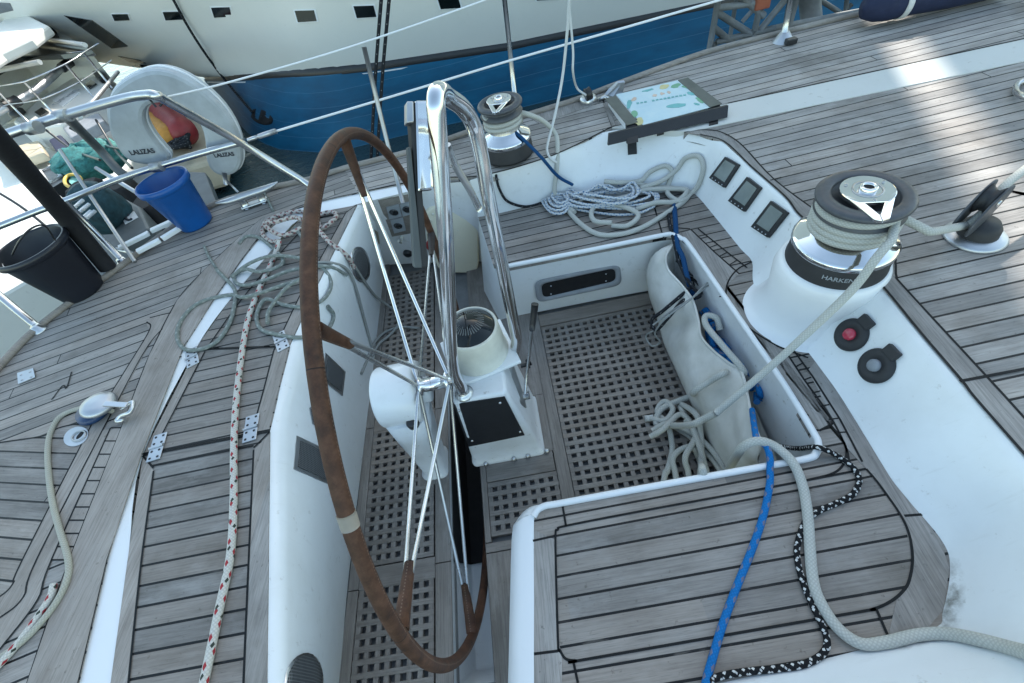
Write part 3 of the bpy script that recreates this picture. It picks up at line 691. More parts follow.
for i, th in enumerate(angs):
    mb = MB(); e0 = rimpt(th, HR-.175)
    for s in (-1, 1):
        mb.tube([HUB+Vector((s*.058, 0, 0))+(rimpt(th+s*.0, .035)-HUB), e0+Vector((s*.010, 0, 0)), rimpt(th, HR-.06)+Vector((s*.006, 0, 0))], .0062, 8)
    mb.build('spoke', [M['steel'] if i else M['chrome']], parent=wheel)
    mb = MB(); path = [rimpt(th, HR-.165), rimpt(th, HR-.11), rimpt(th, HR-.05), rimpt(th, HR-.010)]
    mb.tube(path, .0135, 12, r2=.020, flat=.8); mb.build('spoke_grip', [M['leather'] if i != 4 else M['leatherdark']], parent=wheel)
mb = MB()
mb.lathe([(0, -.075), (.022, -.075), (.024, -.07), (.024, -.06), (.036, -.058), (.038, -.052), (.036, -.045), (.026, -.042), (.026, .042), (.036, .045), (.038, .052), (.036, .058), (.024, .06), (.024, .07), (0, .07)], HUB, (1, 0, 0), 28)
mb.build('hub', [M['chrome']], parent=wheel)
# ---------------------------------------------------------------- pedestals
ped = empty('compass_pedestal', (-.27, 1.1, 0), 'white steering pedestal with black access panel and domed compass on top', 'pedestal')
def boxloft(mb, secs, mi=0, k=4, cap=True):
    """rounded-rectangle sections (z, cx, cy, hx, hy, r)"""
    rows = []
    for z, cx, cy, hx, hy, r in secs:
        row = []
        for sx, sy, a0 in ((1, 1, 0), (-1, 1, 90), (-1, -1, 180), (1, -1, 270)):
            for j in range(k+1):
                a = R_(a0+90*j/k); row.append(Vector((cx+sx*(hx-r)+r*math.cos(a), cy+sy*(hy-r)+r*math.sin(a), z)))
        rows.append(row)
    mb.quads(rows, mi, close=True)
    if cap:
        o = len(mb.v); n = len(rows[0])
        mb.f.append([o-n+i for i in range(n)]); mb.mi.append(mi); mb.uv.append(None); mb.sm.append(False)
mb = MB()
fx0, fx1 = P(474.6, 466, z=0).x, P(544.5, 455, z=0).x; tx0, tx1 = P(452, 402, y=.955).x, P(507, 394, y=.955).x; tz = P(480, 398, y=.955).z
secs = [(0, (fx0+fx1)/2, 1.10, (fx1-fx0)/2+.006, .155, .02), (.02, (fx0+fx1)/2, 1.10, (fx1-fx0)/2+.006, .155, .02), (.024, (fx0+fx1)/2, 1.10, (fx1-fx0)/2, .148, .02)]
for t in (.2, .4, .6, .8, .97): secs.append((.024+(tz-.024)*t, (fx0+fx1)/2*(1-t)+(tx0+tx1)/2*t, 1.10+.025*t, (fx1-fx0)/2*(1-t)+(tx1-tx0)/2*t, .148+.02*t, .018))
secs += [(tz-.002, (tx0+tx1)/2, 1.125, (tx1-tx0)/2-.004, .164, .016), (tz, (tx0+tx1)/2, 1.125, (tx1-tx0)/2-.01, .158, .012)]
boxloft(mb, secs); SURFPED = mb
mb.build('housing', [M['scuffed']], parent=ped, surf=True)
mb = surf_grid([(454.5, 404), (504.5, 396), (524.5, 434.5), (469, 446)], .004); pn = mb.build('access_panel', [M['black']], parent=ped)
for q in ((459, 410), (500, 402), (520, 431), (472, 440)):
    p, nr = hit(*q); mb = MB(); mb.lathe([(.006, 0), (.005, .003), (0, .004)], p+nr*.004, nr, 10); mb.build('screw', [M['steel']], parent=pn)
for q in ((547, 451), (528, 456), (514, 459), (486, 464)):
    p = P(*q, z=.012); mb = MB(); mb.lathe([(.011, -.012), (.011, .008), (.007, .013), (0, .014)], p, (0, 0, 1), 10); mb.build('base_bolt', [M['steel']], parent=ped)
CB = P(479, 352, z=tz+.012)
mb = MB(); rot = Matrix.Rotation(R_(14), 3, 'Z')
mb.box(CB+Vector((0, 0, -.004)), (.27, .25, .016), rot); mb.build('compass_plate', [M['white']], parent=ped, bevel=.004)
mb = MB(); mb.lathe([(.120, 0), (.122, .01), (.117, .02), (.112, .09), (.108, .148), (.104, .155), (.098, .155), (.095, .148)], CB, (0, 0, 1), 48); cp_ = mb.build('compass_body', [M['ivory']], parent=ped)
mb = MB(); mb.lathe([(.097*k/10, .197-.048*(k/10)**2) for k in range(10, -1, -1)], CB, (0, 0, 1), 48); mb.build('compass_dome', [M['dome']], parent=cp_)
mb = MB()
for k in range(36):
    a = 2*math.pi*k/36; r1 = .040 if k % 3 else .032; d = Vector((math.cos(a), math.sin(a), 0))
    z0 = .1955-.0*r1; t_ = Vector((-d.y, d.x, 0))*.0012
    def dome(r): return .1985-.048*(r/.097)**2
    mb.add([CB+d*r1+t_+Vector((0, 0, dome(r1))), CB+d*.062+t_*2+Vector((0, 0, dome(.062))), CB+d*.062-t_*2+Vector((0, 0, dome(.062))), CB+d*r1-t_+Vector((0, 0, dome(r1)))], [(0, 1, 2, 3)], smooth=False)
mb.build('compass_card_marks', [M['marks']], parent=cp_)
# throttle on the pedestal side
lev = empty('throttle_lever', P(527, 398, y=1.1), 'throttle lever with black grip on steel side plate of pedestal', 'lever')
p0 = P(524.5, 396, y=1.08); p1 = P(532, 330, y=1.14); p2_ = P(535, 304, y=1.17)
mb = MB(); mb.tube([p0, p0*.5+p1*.5, p1], .006, 8); mb.build('rod', [M['steel']], parent=lev)
mb = MB(); mb.tube([p1, p1*.7+p2_*.3, p1*.3+p2_*.7, p2_], .011, 12, r2=.014); mb.build('grip', [M['black']], parent=lev)
pl = [P(507, 356, y=1.16), P(513, 362, y=1.15), P(523, 392, y=1.10), P(527, 408, y=1.04), P(521, 404, y=1.02), P(511, 384, y=1.08)]
mb = MB(); nrm = (pl[1]-pl[0]).cross(pl[3]-pl[0]).normalized(); mb.add(pl+[p+Vector((-.02, .01, 0)) for p in pl], [(0, 1, 2, 3, 4, 5), (11, 10, 9, 8, 7, 6)]+[(i, 6+i, 6+(i+1) % 6, (i+1) % 6) for i in range(6)], smooth=False); mb.build('side_plate', [M['dullsteel']], parent=lev, bevel=.002)
mb = MB(); mb.tube([p0+Vector((-.03, 0, 0)), p0+Vector((.022, 0, 0))], .018, 16); mb.build('pivot', [M['steel']], parent=lev)
mb = MB(); q = P(521, 366, y=1.15); mb.tube([q, q+Vector((.045, 0, .005))], .009, 10); mb.tube([q+Vector((.03, -.02, .005)), q+Vector((.03, .02, .005))], .008, 8); mb.build('cable_clamp', [M['black']], parent=lev)
# drive housing aft of the wheel
drv = empty('wheel_drive_housing', (-.63, 1.0, 0), 'scuffed white drum-topped wheel drive housing standing behind the wheel hub', 'pedestal')
mb = MB(); dx = -.625
boxloft(mb, [(0, -.612, 1.0, .062, .08, .03), (.015, -.612, 1.0, .062, .08, .03), (.02, -.610, 1.0, .052, .068, .03), (.2, -.600, 1.01, .062, .08, .03), (.36, -.590, 1.02, .075, .10, .04), (.50, -.575, 1.03, .09, .118, .05)])
mb.build('column', [M['scuffed']], parent=drv, surf=True)
mb = MB(); mb.lathe([(0, -.10), (.104, -.10), (.114, -.095), (.120, -.085), (.122, .055), (.116, .068), (.05, .074), (.05, .10), (0, .10)], (HUB.x-.135, HUB.y+.02, HUB.z-.055), (1, 0, 0), 40)
mb.build('drum', [M['scuffed']], parent=drv, surf=True)
mb = MB(); mb.tube([(HUB.x-.10, HUB.y, HUB.z), (HUB.x-.07, HUB.y, HUB.z)], .03, 16); mb.build('shaft', [M['steel']], parent=drv)
p, nr = hit(414, 425); mb = MB(); mb.lathe([(.012, -.01), (.022, 0), (.024, .02), (.02, .03), (0, .032)], p, nr, 18); mb.build('knob', [M['black']], parent=drv)
# guard hoop and instrument pod
hoop = empty('pedestal_guard', P(463, 391, z=tz), 'polished steel tube hoop arching from the pedestal top over the wheel', 'guard rail')
hl = [P(463, 391, y=.99), P(460, 384, y=.985), P(455.5, 376, y=.985), P(453, 366, y=.985), P(451, 345, y=.985), P(448.5, 290, y=1.0), P(446, 240, y=1.01), P(441.5, 180, y=1.03), P(437, 120, y=1.05), P(436, 103, y=1.06), P(437.5, 93, y=1.08), P(442, 92, y=1.11), P(448, 97, y=1.14), P(462, 107, y=1.18), P(472, 122, y=1.2), P(479, 145, y=1.2), P(489, 200, y=1.18), P(502, 265, y=1.16), P(514, 325, y=1.15), P(516.5, 338, y=1.15), P(515, 349, y=1.15), P(511, 356, y=1.15), P(506, 361, y=1.15)]
mb = MB(); mb.tube(smooth(hl, 5), .0215, 18); mb.build('hoop_tube', [M['chrome']], parent=hoop)
for c in (hl[0], hl[-1]):
    mb = MB(); mb.lathe([(.036, -.008), (.036, 0), (.028, .005), (.024, .012)], Vector((c.x, c.y, tz+.003)), (0, 0, 1), 24); mb.build('foot_flange', [M['steel']], parent=hoop)
mb = MB(); mb.tube(smooth([P(447, 145, y=1.14), P(455, 165, y=1.15), P(470, 190, y=1.16), P(480, 210, y=1.17)], 4), .010, 10); mb.build('brace', [M['steel']], parent=hoop)
pod = empty('instrument_pod', P(425, 200, y=1.2), 'slim chrome-cased instrument pod with dark face mounted on the steel hoop', 'instrument pod')
def podbox(name, quad, ys, th, m, bev=.004):
    """box whose near face has the four given corners; th = depth away from the face"""
    pts = [P(u, v, y=y) for (u, v), y in zip(quad, ys)]; nrm = (pts[1]-pts[0]).cross(pts[3]-pts[0]).normalized()
    if nrm.dot(pts[0]-CP) < 0: nrm = -nrm
    mb = MB(); mb.add(pts+[p+nrm*th for p in pts], [(3, 2, 1, 0), (4, 5, 6, 7), (0, 1, 5, 4), (1, 2, 6, 5), (2, 3, 7, 6), (3, 0, 4, 7)], smooth=False); return mb.build(name, [M[m]], parent=pod, bevel=bev)
podbox('case', [(414.5, 100), (431, 100), (434, 190), (417.5, 192)], (1.32, 1.33, 1.20, 1.19), .09, 'chrome', .008)
podbox('rubber_face', [(409, 101), (415.5, 101), (428.5, 268), (421.5, 268)], (1.32, 1.325, 1.09, 1.085), .05, 'rubber', .005)
podbox('face_edge', [(408, 147), (411, 147), (422.5, 268), (414.5, 268)], (1.25, 1.252, 1.085, 1.08), .035, 'greybox', .003)
podbox('end_cap', [(407, 101), (413.5, 101), (414, 122), (407, 123)], (1.31, 1.315, 1.28, 1.275), .04, 'alu', .003)
# ---------------------------------------------------------------- winches
def winch(c, s, h, lab, top_text=True):
    w_ = empty('winch', c, lab, 'winch', 'self-tailing winches around the cockpit')
    def L(name, prof, m, seg=56, par=w_):
        mb = MB(); mb.lathe([(r*s, z*h) for r, z in prof], c, (0, 0, 1), seg); return mb.build(name, m, parent=par)
    b_ = L('base', [(0, -.02), (1.0, -.02), (1.0, .02), (.985, .05), (.97, .27), (.95, .29)], [M['rubber']])
    sk = L('skirt', [(.97, .26), (1.0, .285), (1.0, .33), (.99, .345), (.93, .375), (.74, .43), (.66, .47), (.62, .50)], [M['chrome']])
    L('drum', [(.64, .48), (.62, .52), (.60, .60), (.61, .72), (.66, .78)], [M['steel']])
    L('self_tailer', [(.5, .76), (.80, .77), (.815, .785), (.60, .83), (.56, .86), (.60, .88), (.85, .93), (.86, .955), (.82, .985), (.74, .995), (.60, .99), (.575, .97), (.565, .93), (.0, .93)], [M['darkgrey']])
    ft_ = MB()                                        # feeder arm: a teardrop plate
    out = []
    for k in range(25):
        a = R_(-60+300*k/24)-0.0; out.append((math.cos(a)*.47, math.sin(a)*.47))
    out = [(x, y) for x, y in out]
    pts = [(x, y) for x, y in out]
    ang = FEED
    ring = [(.47*math.cos(R_(a)), .47*math.sin(R_(a))) for a in range(-62, 243, 12)]; ring += [(-.10, -.78), (-.05, -.86), (.05, -.86), (.10, -.78)]
    hole = [(-.22, -.40), (.22, -.40), (.06, -.70), (-.06, -.70)]
    def tr(x, y, z): return c+Vector(((x*math.cos(ang)-y*math.sin(ang))*s, (x*math.sin(ang)+y*math.cos(ang))*s, z*h))
    n = len(ring); zt, zb_ = 1.035, .985
    # plate as polygon with a triangular window: split in three
    ft_.prism([tr(x, y, zt) for x, y in ring[:26]], (0, 0, -.05*h))
    fo = ft_.build('feeder_plate', [M['chrome']], parent=w_, bevel=.002*s/.15)
    for sx in (-1, 1):
        m2 = MB(); m2.prism([tr(sx*.445, -.12, zt+.002), tr(sx*.13, -.84, zt-.03), tr(sx*.004, -.88, zt-.04), tr(sx*.004, -.72, zt-.03), tr(sx*.20, -.33, zt+.002)], (0, 0, -.045*h)); m2.build('feeder_arm', [M['chrome']], parent=w_, bevel=.002)
    L('cover_ring', [(.27, 1.035), (.27, 1.043), (.235, 1.043), (.235, 1.036)], [M['dullsteel']], 32, fo)
    L('handle_socket', [(.155, 1.03), (.155, 1.075), (.135, 1.085), (.10, 1.083), (.085, 1.06), (.085, 1.0)], [M['chrome']], 28)
    L('socket_hole', [(.086, 1.066), (0, 1.062)], [M['hole']], 20)
    for a in (30, 150, -90):
        m2 = MB(); p = tr(.37*math.cos(R_(a)), .37*math.sin(R_(a)), zt); m2.lathe([(.035*s, 0), (.03*s, .004), (0, .005)], p, (0, 0, 1), 10); m2.build('screw', [M['dullsteel']], parent=w_)
    return w_
FEED = R_(-14)+0
C1 = P(834, 262, z=DZ+.02); H1 = .267; S1 = .158
c2 = P(868, 188, z=C1.z+H1)
print('winch1', C1, c2)
C1 = Vector(((C1.x+c2.x)/2, (C1.y+c2.y)/2, C1.z))
# plinth moulded in the coaming
rb = ((P(744, 292, z=BZ)-Vector((C1.x, C1.y, BZ))).length+(P(779, 337, z=BZ)-Vector((C1.x, C1.y, BZ))).length)/2; print('plinth', rb)
pr = [(rb+.012, BZ+.0), (rb-.005, BZ+.006), (rb-.022, BZ+.03), (rb-.052, BZ+.10), (.184, C1.z-.05), (.176, C1.z-.018), (.168, C1.z-.004), (.160, C1.z), (0, C1.z)]
rows = []
for r_, z_ in pr:
    k_ = (C1.z-z_)/(C1.z-BZ); sh_ = Vector((-.030, .008, 0))*k_; r_ = r_-.020*k_
    rows.append([Vector((C1.x, C1.y, z_))+sh_+Vector((math.cos(a_), math.sin(a_), 0))*max(r_, 1e-4) for a_ in [2*math.pi*i/72 for i in range(72)]])
mb = MB(); mb.quads(rows, close=True)
part(mb, 'winch_plinth', [M['clean']], surf=True)
w1 = winch(C1, S1, H1, 'large chrome and black self-tailing winch wound with grey rope on the white plinth')
def wrap(p, r, h0, n): return lambda x, y: p+Vector((math.cos(x)*r, math.sin(x)*r, h0+y))
def cyl_text(txt, size, c, r, a0, z, mat, par, name):
    mb = text_mb(txt, size, lambda x, y: c+Vector((math.cos(a0+x/r)*r, math.sin(a0+x/r)*r, z+y)), bold=size*.02)
    return mb.build(name, [mat], parent=par)
cyl_text('HARKEN', .024, C1, S1*.985+.0015, math.atan2(-C1.y, -C1.x)+.22, .15*H1, M['greyrail'], w1, 'maker_lettering')
C2 = P(509, 152, z=DZ+.02); c2t = P(500, 100, z=C2.z+.27); print('winch2', C2, c2t)
w2 = winch(C2, .133, .27, 'smaller chrome winch at the far port deck edge with grey and black lines')
# ---------------------------------------------------------------- instruments and buttons on the coaming
def quad_in(q, f, du=0, dv=0):
    cu = sum(p[0] for p in q)/4; cv = sum(p[1] for p in q)/4; return [(cu+(a-cu)*f+du, cv+(b-cv)*f+dv) for a, b in q]
labs = ['left and highest of the three small grey displays on the white coaming', 'middle one of the three small grey displays on the white coaming', 'small grey display on the coaming nearest the large winch']
for q, lb in zip(([(727, 157), (741, 165), (726, 188), (711, 178)], [(749, 177), (763, 188), (746, 212), (730, 201)], [(773, 201), (790, 213), (770, 238), (753, 227)]), labs):
    c, nr = hit(sum(p[0] for p in q)/4, sum(p[1] for p in q)/4); o = empty('display', c, lb, 'display', 'instrument displays on the coaming')
    surf_grid(q, .013, 3).build('bezel', [M['black']], parent=o, bevel=.003)
    surf_grid(quad_in(q, .72, .8, -1), .0145, 2).build('screen', [M['lcd']], parent=o)
    for k in range(4):
        t = (k+.5)/4; a = q[3]; b = q[2]; u = a[0]+(b[0]-a[0])*t; v = a[1]+(b[1]-a[1])*t; cu = sum(p[0] for p in q)/4; cv = sum(p[1] for p in q)/4
        u += (cu-u)*.12; v += (cv-v)*.12
        p, n_ = hit(u, v); mb = MB(); mb.lathe([(.0035, 0), (.003, .0025), (0, .003)], p+n_*.013, n_, 10); mb.build('button', [M['greyrail']], parent=o)
for (u, v, m_, lb) in ((852, 335, 'redlens', 'round black push switch with a red centre on the white coaming'), (877, 366, 'grey', 'round black push switch with a grey centre on the white coaming')):
    p, nr = hit(u, v); o = empty('push_switch', p, lb, 'switch', 'push switches on the coaming')
    mb = MB(); mb.lathe([(.056, -.006), (.058, .006), (.052, .014), (.035, .017), (.028, .012), (0, .012)], p, nr, 36); mb.build('bezel', [M['rubber']], parent=o)
    t1 = hit(u+15, v-12)[0]; d = (t1-p).normalized(); sd_ = nr.cross(d)
    mb = MB(); mb.box(p+d*.062+nr*.008, (.035, .05, .018), Matrix((d, sd_, nr)).transposed()); mb.build('hinge_tab', [M['rubber']], parent=o, bevel=.004)
    mb = MB(); mb.lathe([(.021, .012), (.020, .02), (.014, .024), (0, .025)], p, nr, 24); mb.build('button', [M[m_]], parent=o)
# ---------------------------------------------------------------- turning block on the foredeck
B0 = P(974, 237, z=DZ); blk = empty('turning_block', B0, 'black upright turning block on a round steel base leading the grey rope forward', 'block')
mb = MB(); mb.lathe([(.088, 0), (.090, .006), (.083, .013), (.06, .020), (0, .022)], B0, (0, 0, 1), 40); mb.build('base_plate', [M['alu']], parent=blk)
mb = MB(); mb.lathe([(.060, .013), (.056, .045), (.042, .066), (0, .07)], B0+Vector((.0, .0, 0)), (0, 0, 1), 28); mb.build('swivel_boot', [M['rubber']], parent=blk)
e1 = P(960, 230, z=DZ+.07); e2 = P(1003, 186, z=DZ+.17); ax = (e2-e1).normalized(); side = ax.cross(Vector((0, 0, 1))).normalized(); upv = side.cross(ax)
for s in (-1, 1):
    mb = MB(); ring = []
    for k in range(32):
        a = 2*math.pi*k/32; ring.append((e1+e2)/2+ax*math.cos(a)*((e2-e1).length/2+.012)+upv*math.sin(a)*.048+side*s*.020)
    mb.add(ring+[p+side*s*.007 for p in ring], [list(range(32)), list(range(63, 31, -1))]+[(i, 32+i, 32+(i+1) % 32, (i+1) % 32) for i in range(32)], smooth=False); mb.build('cheek', [M['darkgrey']], parent=blk, bevel=.003)
mb = MB(); c = (e1+e2)/2+ax*.03; mb.lathe([(0, -.018), (.05, -.018), (.036, -.006), (.036, .006), (.05, .018), (0, .018)], c, side, 28); mb.build('sheave', [M['rubber']], parent=blk)
mb = MB(); mb.lathe([(0, -.030), (.012, -.030), (.012, .030), (0, .030)], c, side, 12); mb.build('pin', [M['steel']], parent=blk)
SURF.append(([B0+Vector((x*.1, y*.1, .02)) for x, y in ((-1, -1), (1, -1), (1, 1), (-1, 1))], [[0, 1, 2, 3]])); TREE = None
tag(MB().tube(smooth([P(1050, 98, z=DZ+.05), P(1026, 97, z=DZ+.05), P(1016, 91, z=DZ+.02), P(1021, 82, z=DZ+.02), P(1050, 74, z=DZ+.05)], 5), .012, 12).build('deck_eye', [M['steel']]), 'polished steel deck eye at the right edge of the photo', 'deck eye')
# small turning block with blue cheek on the aft deck
b = P(104, 408, z=DZ); fb_ = empty('snatch_block', b, 'small steel and blue block lying on the aft deck with a beige line', 'block')
mb = MB(); mb.lathe([(.0, 0), (.055, .0), (.064, .012), (.058, .026), (.035, .032), (0, .034)], P(101, 407, z=DZ+.03), (.15, .1, 1), 30); mb.build('cheek', [M['alu']], parent=fb_)
mb = MB(); mb.lathe([(.0, 0), (.060, .0), (.066, .012), (.060, .028), (0, .028)], P(97, 412, z=DZ+.003), (.0, .0, 1), 30); mb.build('lower_cheek', [plain('navy_plastic', (.015, .05, .14), .4)], parent=fb_)
mb = MB(); a1 = P(103, 403, z=DZ+.085); a2 = P(128, 406, z=DZ+.06); mb.box((a1+a2)/2, ((a2-a1).length, .022, .008), Matrix.Rotation(math.atan2((a2-a1).y, (a2-a1).x), 3, 'Z') @ Matrix.Rotation(.15, 3, 'Y')); mb.build('strap', [M['steel']], parent=fb_, bevel=.002)
mb = MB(); mb.tube(smooth([P(121, 409, z=DZ+.05), P(133, 402, z=DZ+.05), P(130, 412, z=DZ+.045), P(121, 416, z=DZ+.03), P(117, 421, z=DZ+.02), P(125, 420, z=DZ+.02)], 5), .008, 10); mb.build('shackle', [M['steel']], parent=fb_)
# flush ring pull and hinge on the hatch
o = empty('flush_latch', P(77, 437, z=DZ), 'flush steel ring-pull latch let into the aft hatch boards', 'latch')
mb = MB(); q = PP(ell(77, 437, 13, 9, -.45, 24), DZ); mb.prism([p+Vector((0, 0, .005)) for p in q], (0, 0, -.004)); mb.build('plate', [M['alu']], parent=o)
mb = MB(); q = PP(ell(79, 436, 7.5, 4.2, -.5, 20), DZ+.006); mb.tube(q, .004, 8, closed=True); mb.build('ring', [M['dullsteel']], parent=o)
mb = MB(); q = PP(ell(80, 435, 5.5, 1.8, -.8, 16), DZ+.0055); mb.prism(q, (0, 0, -.002)); mb.build('slot', [M['hole']], parent=o)
o = empty('deck_plate', P(28, 380, z=DZ), 'small square screwed steel plate on the aft deck boards at left', 'hinge')
mb = MB(); q = PP([(17, 373), (33, 368), (35, 377), (18, 384)], DZ+.007); mb.prism(q, (0, 0, -.004)); mb.build('plate', [M['alu']], parent=o)
for (u, v) in ((21, 375), (30, 372), (22, 380), (31, 377)):
    mb = MB(); mb.lathe([(.006, 0), (.004, .002), (0, .0025)], P(u, v, z=DZ+.007), (0, 0, 1), 8); mb.build('screw', [M['dullsteel']], parent=o)
# mooring cleat at the port quarter
c = P(245, 189, z=DZ); cl = empty('mooring_cleat', c, 'white horned mooring cleat on steel feet at the port quarter deck edge', 'cleat')
h1, h2 = P(217, 205, z=DZ+.07), P(279, 184, z=DZ+.07); d = h2-h1
mb = MB()
hp_ = smooth([h1+Vector((0, 0, .012)), h1+d*.2+Vector((0, 0, .0)), h1+d*.5, h1+d*.8, h2+Vector((0, 0, .012))], 5); n = len(hp_)
rows = []
for i, p in enumerate(hp_):
    t = abs(i/(n-1)-.5)*2; r = .020*(1-t**2.5)+.004; s_ = Vector((-d.y, d.x, 0)).normalized()
    rows.append([p+s_*math.cos(a)*r+Vector((0, 0, math.sin(a)*r*.8)) for a in [2*math.pi*k/12 for k in range(12)]])
mb.quads(rows, close=True); mb.build('horn', [M['alu']], parent=cl)
for t in (.36, .64):
    mb = MB(); q = h1+d*t; mb.tube([q, Vector((q.x, q.y, DZ))], .016, 12, r2=.024); mb.build('foot', [M['steel']], parent=cl)
mb = MB(); mb.box(c*0+Vector(((h1+d*.5).x, (h1+d*.5).y, DZ+.012)), (.15, .05, .012), Matrix.Rotation(math.atan2(d.y, d.x), 3, 'Z')); mb.build('base', [M['alu']], parent=cl, bevel=.006)
# engine panel on the port bulkhead and two black buttons, plus cream locker
ep = empty('engine_panel', hit(400, 222)[0], 'small engine gauge panel with four round dials by the cream locker', 'gauge panel')
surf_grid([(378, 200), (408, 194), (414, 232), (392, 236)], .006, 4).build('wood_backing', [T_solex], parent=ep)
for q in ([(386, 206), (399, 203), (402, 215), (389, 218)], [(400, 203), (412, 200), (414, 212), (403, 215)], [(390, 219), (403, 216), (406, 229), (394, 232)]):
    g = surf_grid(q, .012, 2).build('gauge_housing', [M['greyrail']], parent=ep, bevel=.003)
    cu = sum(p[0] for p in q)/4; cv = sum(p[1] for p in q)/4; p, nr = hit(cu, cv)
    mb = MB(); mb.lathe([(.026, .012), (.026, .017), (.022, .018), (0, .018)], p, nr, 24); mb.build('dial', [M['glass']], parent=g)
p, nr = hit(408, 252); mb = MB(); mb.lathe([(.03, 0), (.03, .02), (.02, .03), (0, .03)], p, nr, 20); mb.build('key_switch', [M['black']], parent=ep)
p, nr = hit(402, 236); mb = MB(); mb.tube([p, p+nr*.05, p+nr*.07+Vector((0, 0, .03))], .009, 10); mb.build('stop_pull', [M['ivory']], parent=ep)
surf_grid([(370, 227), (377, 232), (379, 244), (373, 241)], .006, 2).build('brass_socket', [M['brass']], parent=ep)
lk = empty('cream_locker', P(455, 272, z=0), 'rounded cream plastic locker with red fitting standing between wheel and bench', 'locker')
yb = P(458, 273, z=0).y
q = [P(u, v, y=yb) for u, v in ((424, 214), (430, 208), (440, 203.5), (478, 200), (479, 262), (477, 272), (470, 273.5), (444, 273), (438, 268), (427, 246))]
mb = MB(); n = len(q); cc = sum(q, Vector())/n; back = Vector((0, .28, 0))
mb.add(q+[p+back for p in q]+[cc+Vector((0, -.01, 0))], [(i, (i+1) % n, 2*n) for i in range(n)]+[(i, n+i, n+(i+1) % n, (i+1) % n) for i in range(n)], smooth=False); mb.build('body', [M['cream']], parent=lk, bevel=.012, surf=True)
mb = MB(); mb.lathe([(.045, .0), (.045, .006), (.03, .009), (0, .009)], P(433, 245, y=yb-.004), (0, -1, 0), 24); mb.build('fitting', [M['red']], parent=lk)
for (u, v, r_) in ((428, 222, .02), (433, 214, .008), (458, 230, .004)):
    mb = MB(); mb.lathe([(r_, .0), (r_, .004), (r_*.7, .006), (0, .006)], P(u, v, y=yb-.004), (0, -1, 0), 14); mb.build('rivet', [M['ivory']], parent=lk)
# ---------------------------------------------------------------- canvas rope bag in the well
RO_thin = plain('stitching_thread', (.35, .34, .30), .8)
bag = empty('rope_bag', P(700, 400, z=0), 'sagging cream canvas rope bag laced along the forward wall of the cockpit well', 'bag')
lip = [(674, 244, .40), (666, 256, .40), (668, 270, .37), (680, 284, .36), (692, 300, .35), (698, 320, .33), (701, 337, .31), (713, 351, .31), (728, 363, .32), (741, 372, .33), (747, 395, .33), (752, 420, .34), (762, 445, .36)]
bot = [(651, 258, .33), (647, 276, .20), (650, 296, .10), (658, 320, .04), (664, 342, .02), (676, 369, .015), (690, 400, .015), (702, 427, .015), (713, 450, .015), (725, 468, .02), (737, 478, .03), (750, 480, .05), (765, 474, .10)]
A = smooth([P(u, v, z=z) for u, v, z in lip], 6); Bq = smooth([P(u, v, z=z) for u, v, z in bot], 6); rows = []
K = 22
for i in range(K+1):
    t = i/K; row = []
    for j, (a, b) in enumerate(zip(A, Bq)):
        s = j/(len(A)-1); p = a*(1-t)+b*t
        bul = math.sin(math.pi*t)*.055*(.5+.5*math.sin(math.pi*s))
        fold = .006*math.sin(t*6+s*19)*math.sin(math.pi*t)+.005*abs(math.sin(s*34+t*7))*math.sin(math.pi*t)+.007*math.sin(t*11-s*16)*math.sin(math.pi*t)*s
        tie = -.05*math.exp(-((s-.30-.10*(1-t))/.035)**2)*math.sin(math.pi*min(1, t*1.0))
        row.append(p+Vector((-.75, -.25, .45))*(bul+fold+tie))
    rows.append(row)
mb = MB(); mb.quads(rows); mb.build('front_panel', [M['canvas']], parent=bag, solid=.004, surf=True)
mb = MB(); mb.tube([p+Vector((0, 0, .003)) for p in A], .006, 8); mb.build('hem', [M['canvas']], parent=bag)
for kk in (5, 17):
    mb = MB(); mb.tube([p+Vector((-.75, -.25, .45)).normalized()*.0015 for p in rows[kk]], .0022, 6); mb.build('seam', [RO_thin], parent=bag)
mb = MB(); Wl = [Vector((p.x+.07+.02*math.sin(i*.2), p.y+.015, .06)) for i, p in enumerate(A)]
mb.quads([[p+Vector((0, 0, -.01)) for p in A], [(p+q)*.5+Vector((0, 0, -.12)) for p, q in zip(A, Wl)], Wl, [p+Vector((.02, 0, .10)) for p in Wl]]); mb.build('back_panel', [M['canvas']], parent=bag, surf=True)
# ---------------------------------------------------------------- ropes
RO = dict(
    sheet=rope('grey_sheet', (.47, .475, .44), pitch=.022, turns=4, rough=.9), beige=rope('beige_line', (.42, .41, .35), pitch=.02, turns=3),
    whitered=rope('white_red_fleck', (.56, .54, .50), (.36, .04, .05), (.05, .06, .05), pitch=.02, ratio=.34, turns=3, fl_p=.062),
    pinkish=rope('pale_fleck_line', (.50, .46, .42), (.25, .12, .12), (.10, .09, .09), pitch=.024, ratio=.5, turns=3, fl_p=.035),
    blueline=rope('blue_line', (.010, .155, .43), (.16, .17, .25), None, pitch=.02, ratio=.35, turns=3, fl_p=.06),
    navyline=rope('dark_blue_line', (.01, .06, .16), pitch=.02), blackwhite=rope('black_white_fleck', (.012, .013, .015), (.62, .62, .60), (.5, .5, .5), pitch=.018, ratio=.38, turns=3, fl_p=.024),
    blackline=rope('black_line', (.02, .022, .026), (.2, .2, .2), pitch=.016, ratio=.2), whiteblue=rope('white_blue_fleck', (.55, .58, .60), (.10, .20, .38), None, pitch=.016, ratio=.40, turns=3, fl_p=.028),
    greygreen=rope('grey_green_line', (.21, .235, .22), (.32, .34, .32), pitch=.016, ratio=.4), thingrey=rope('thin_grey_line', (.30, .31, .30), pitch=.014), white=rope('white_line', (.62, .63, .62), pitch=.02),
)
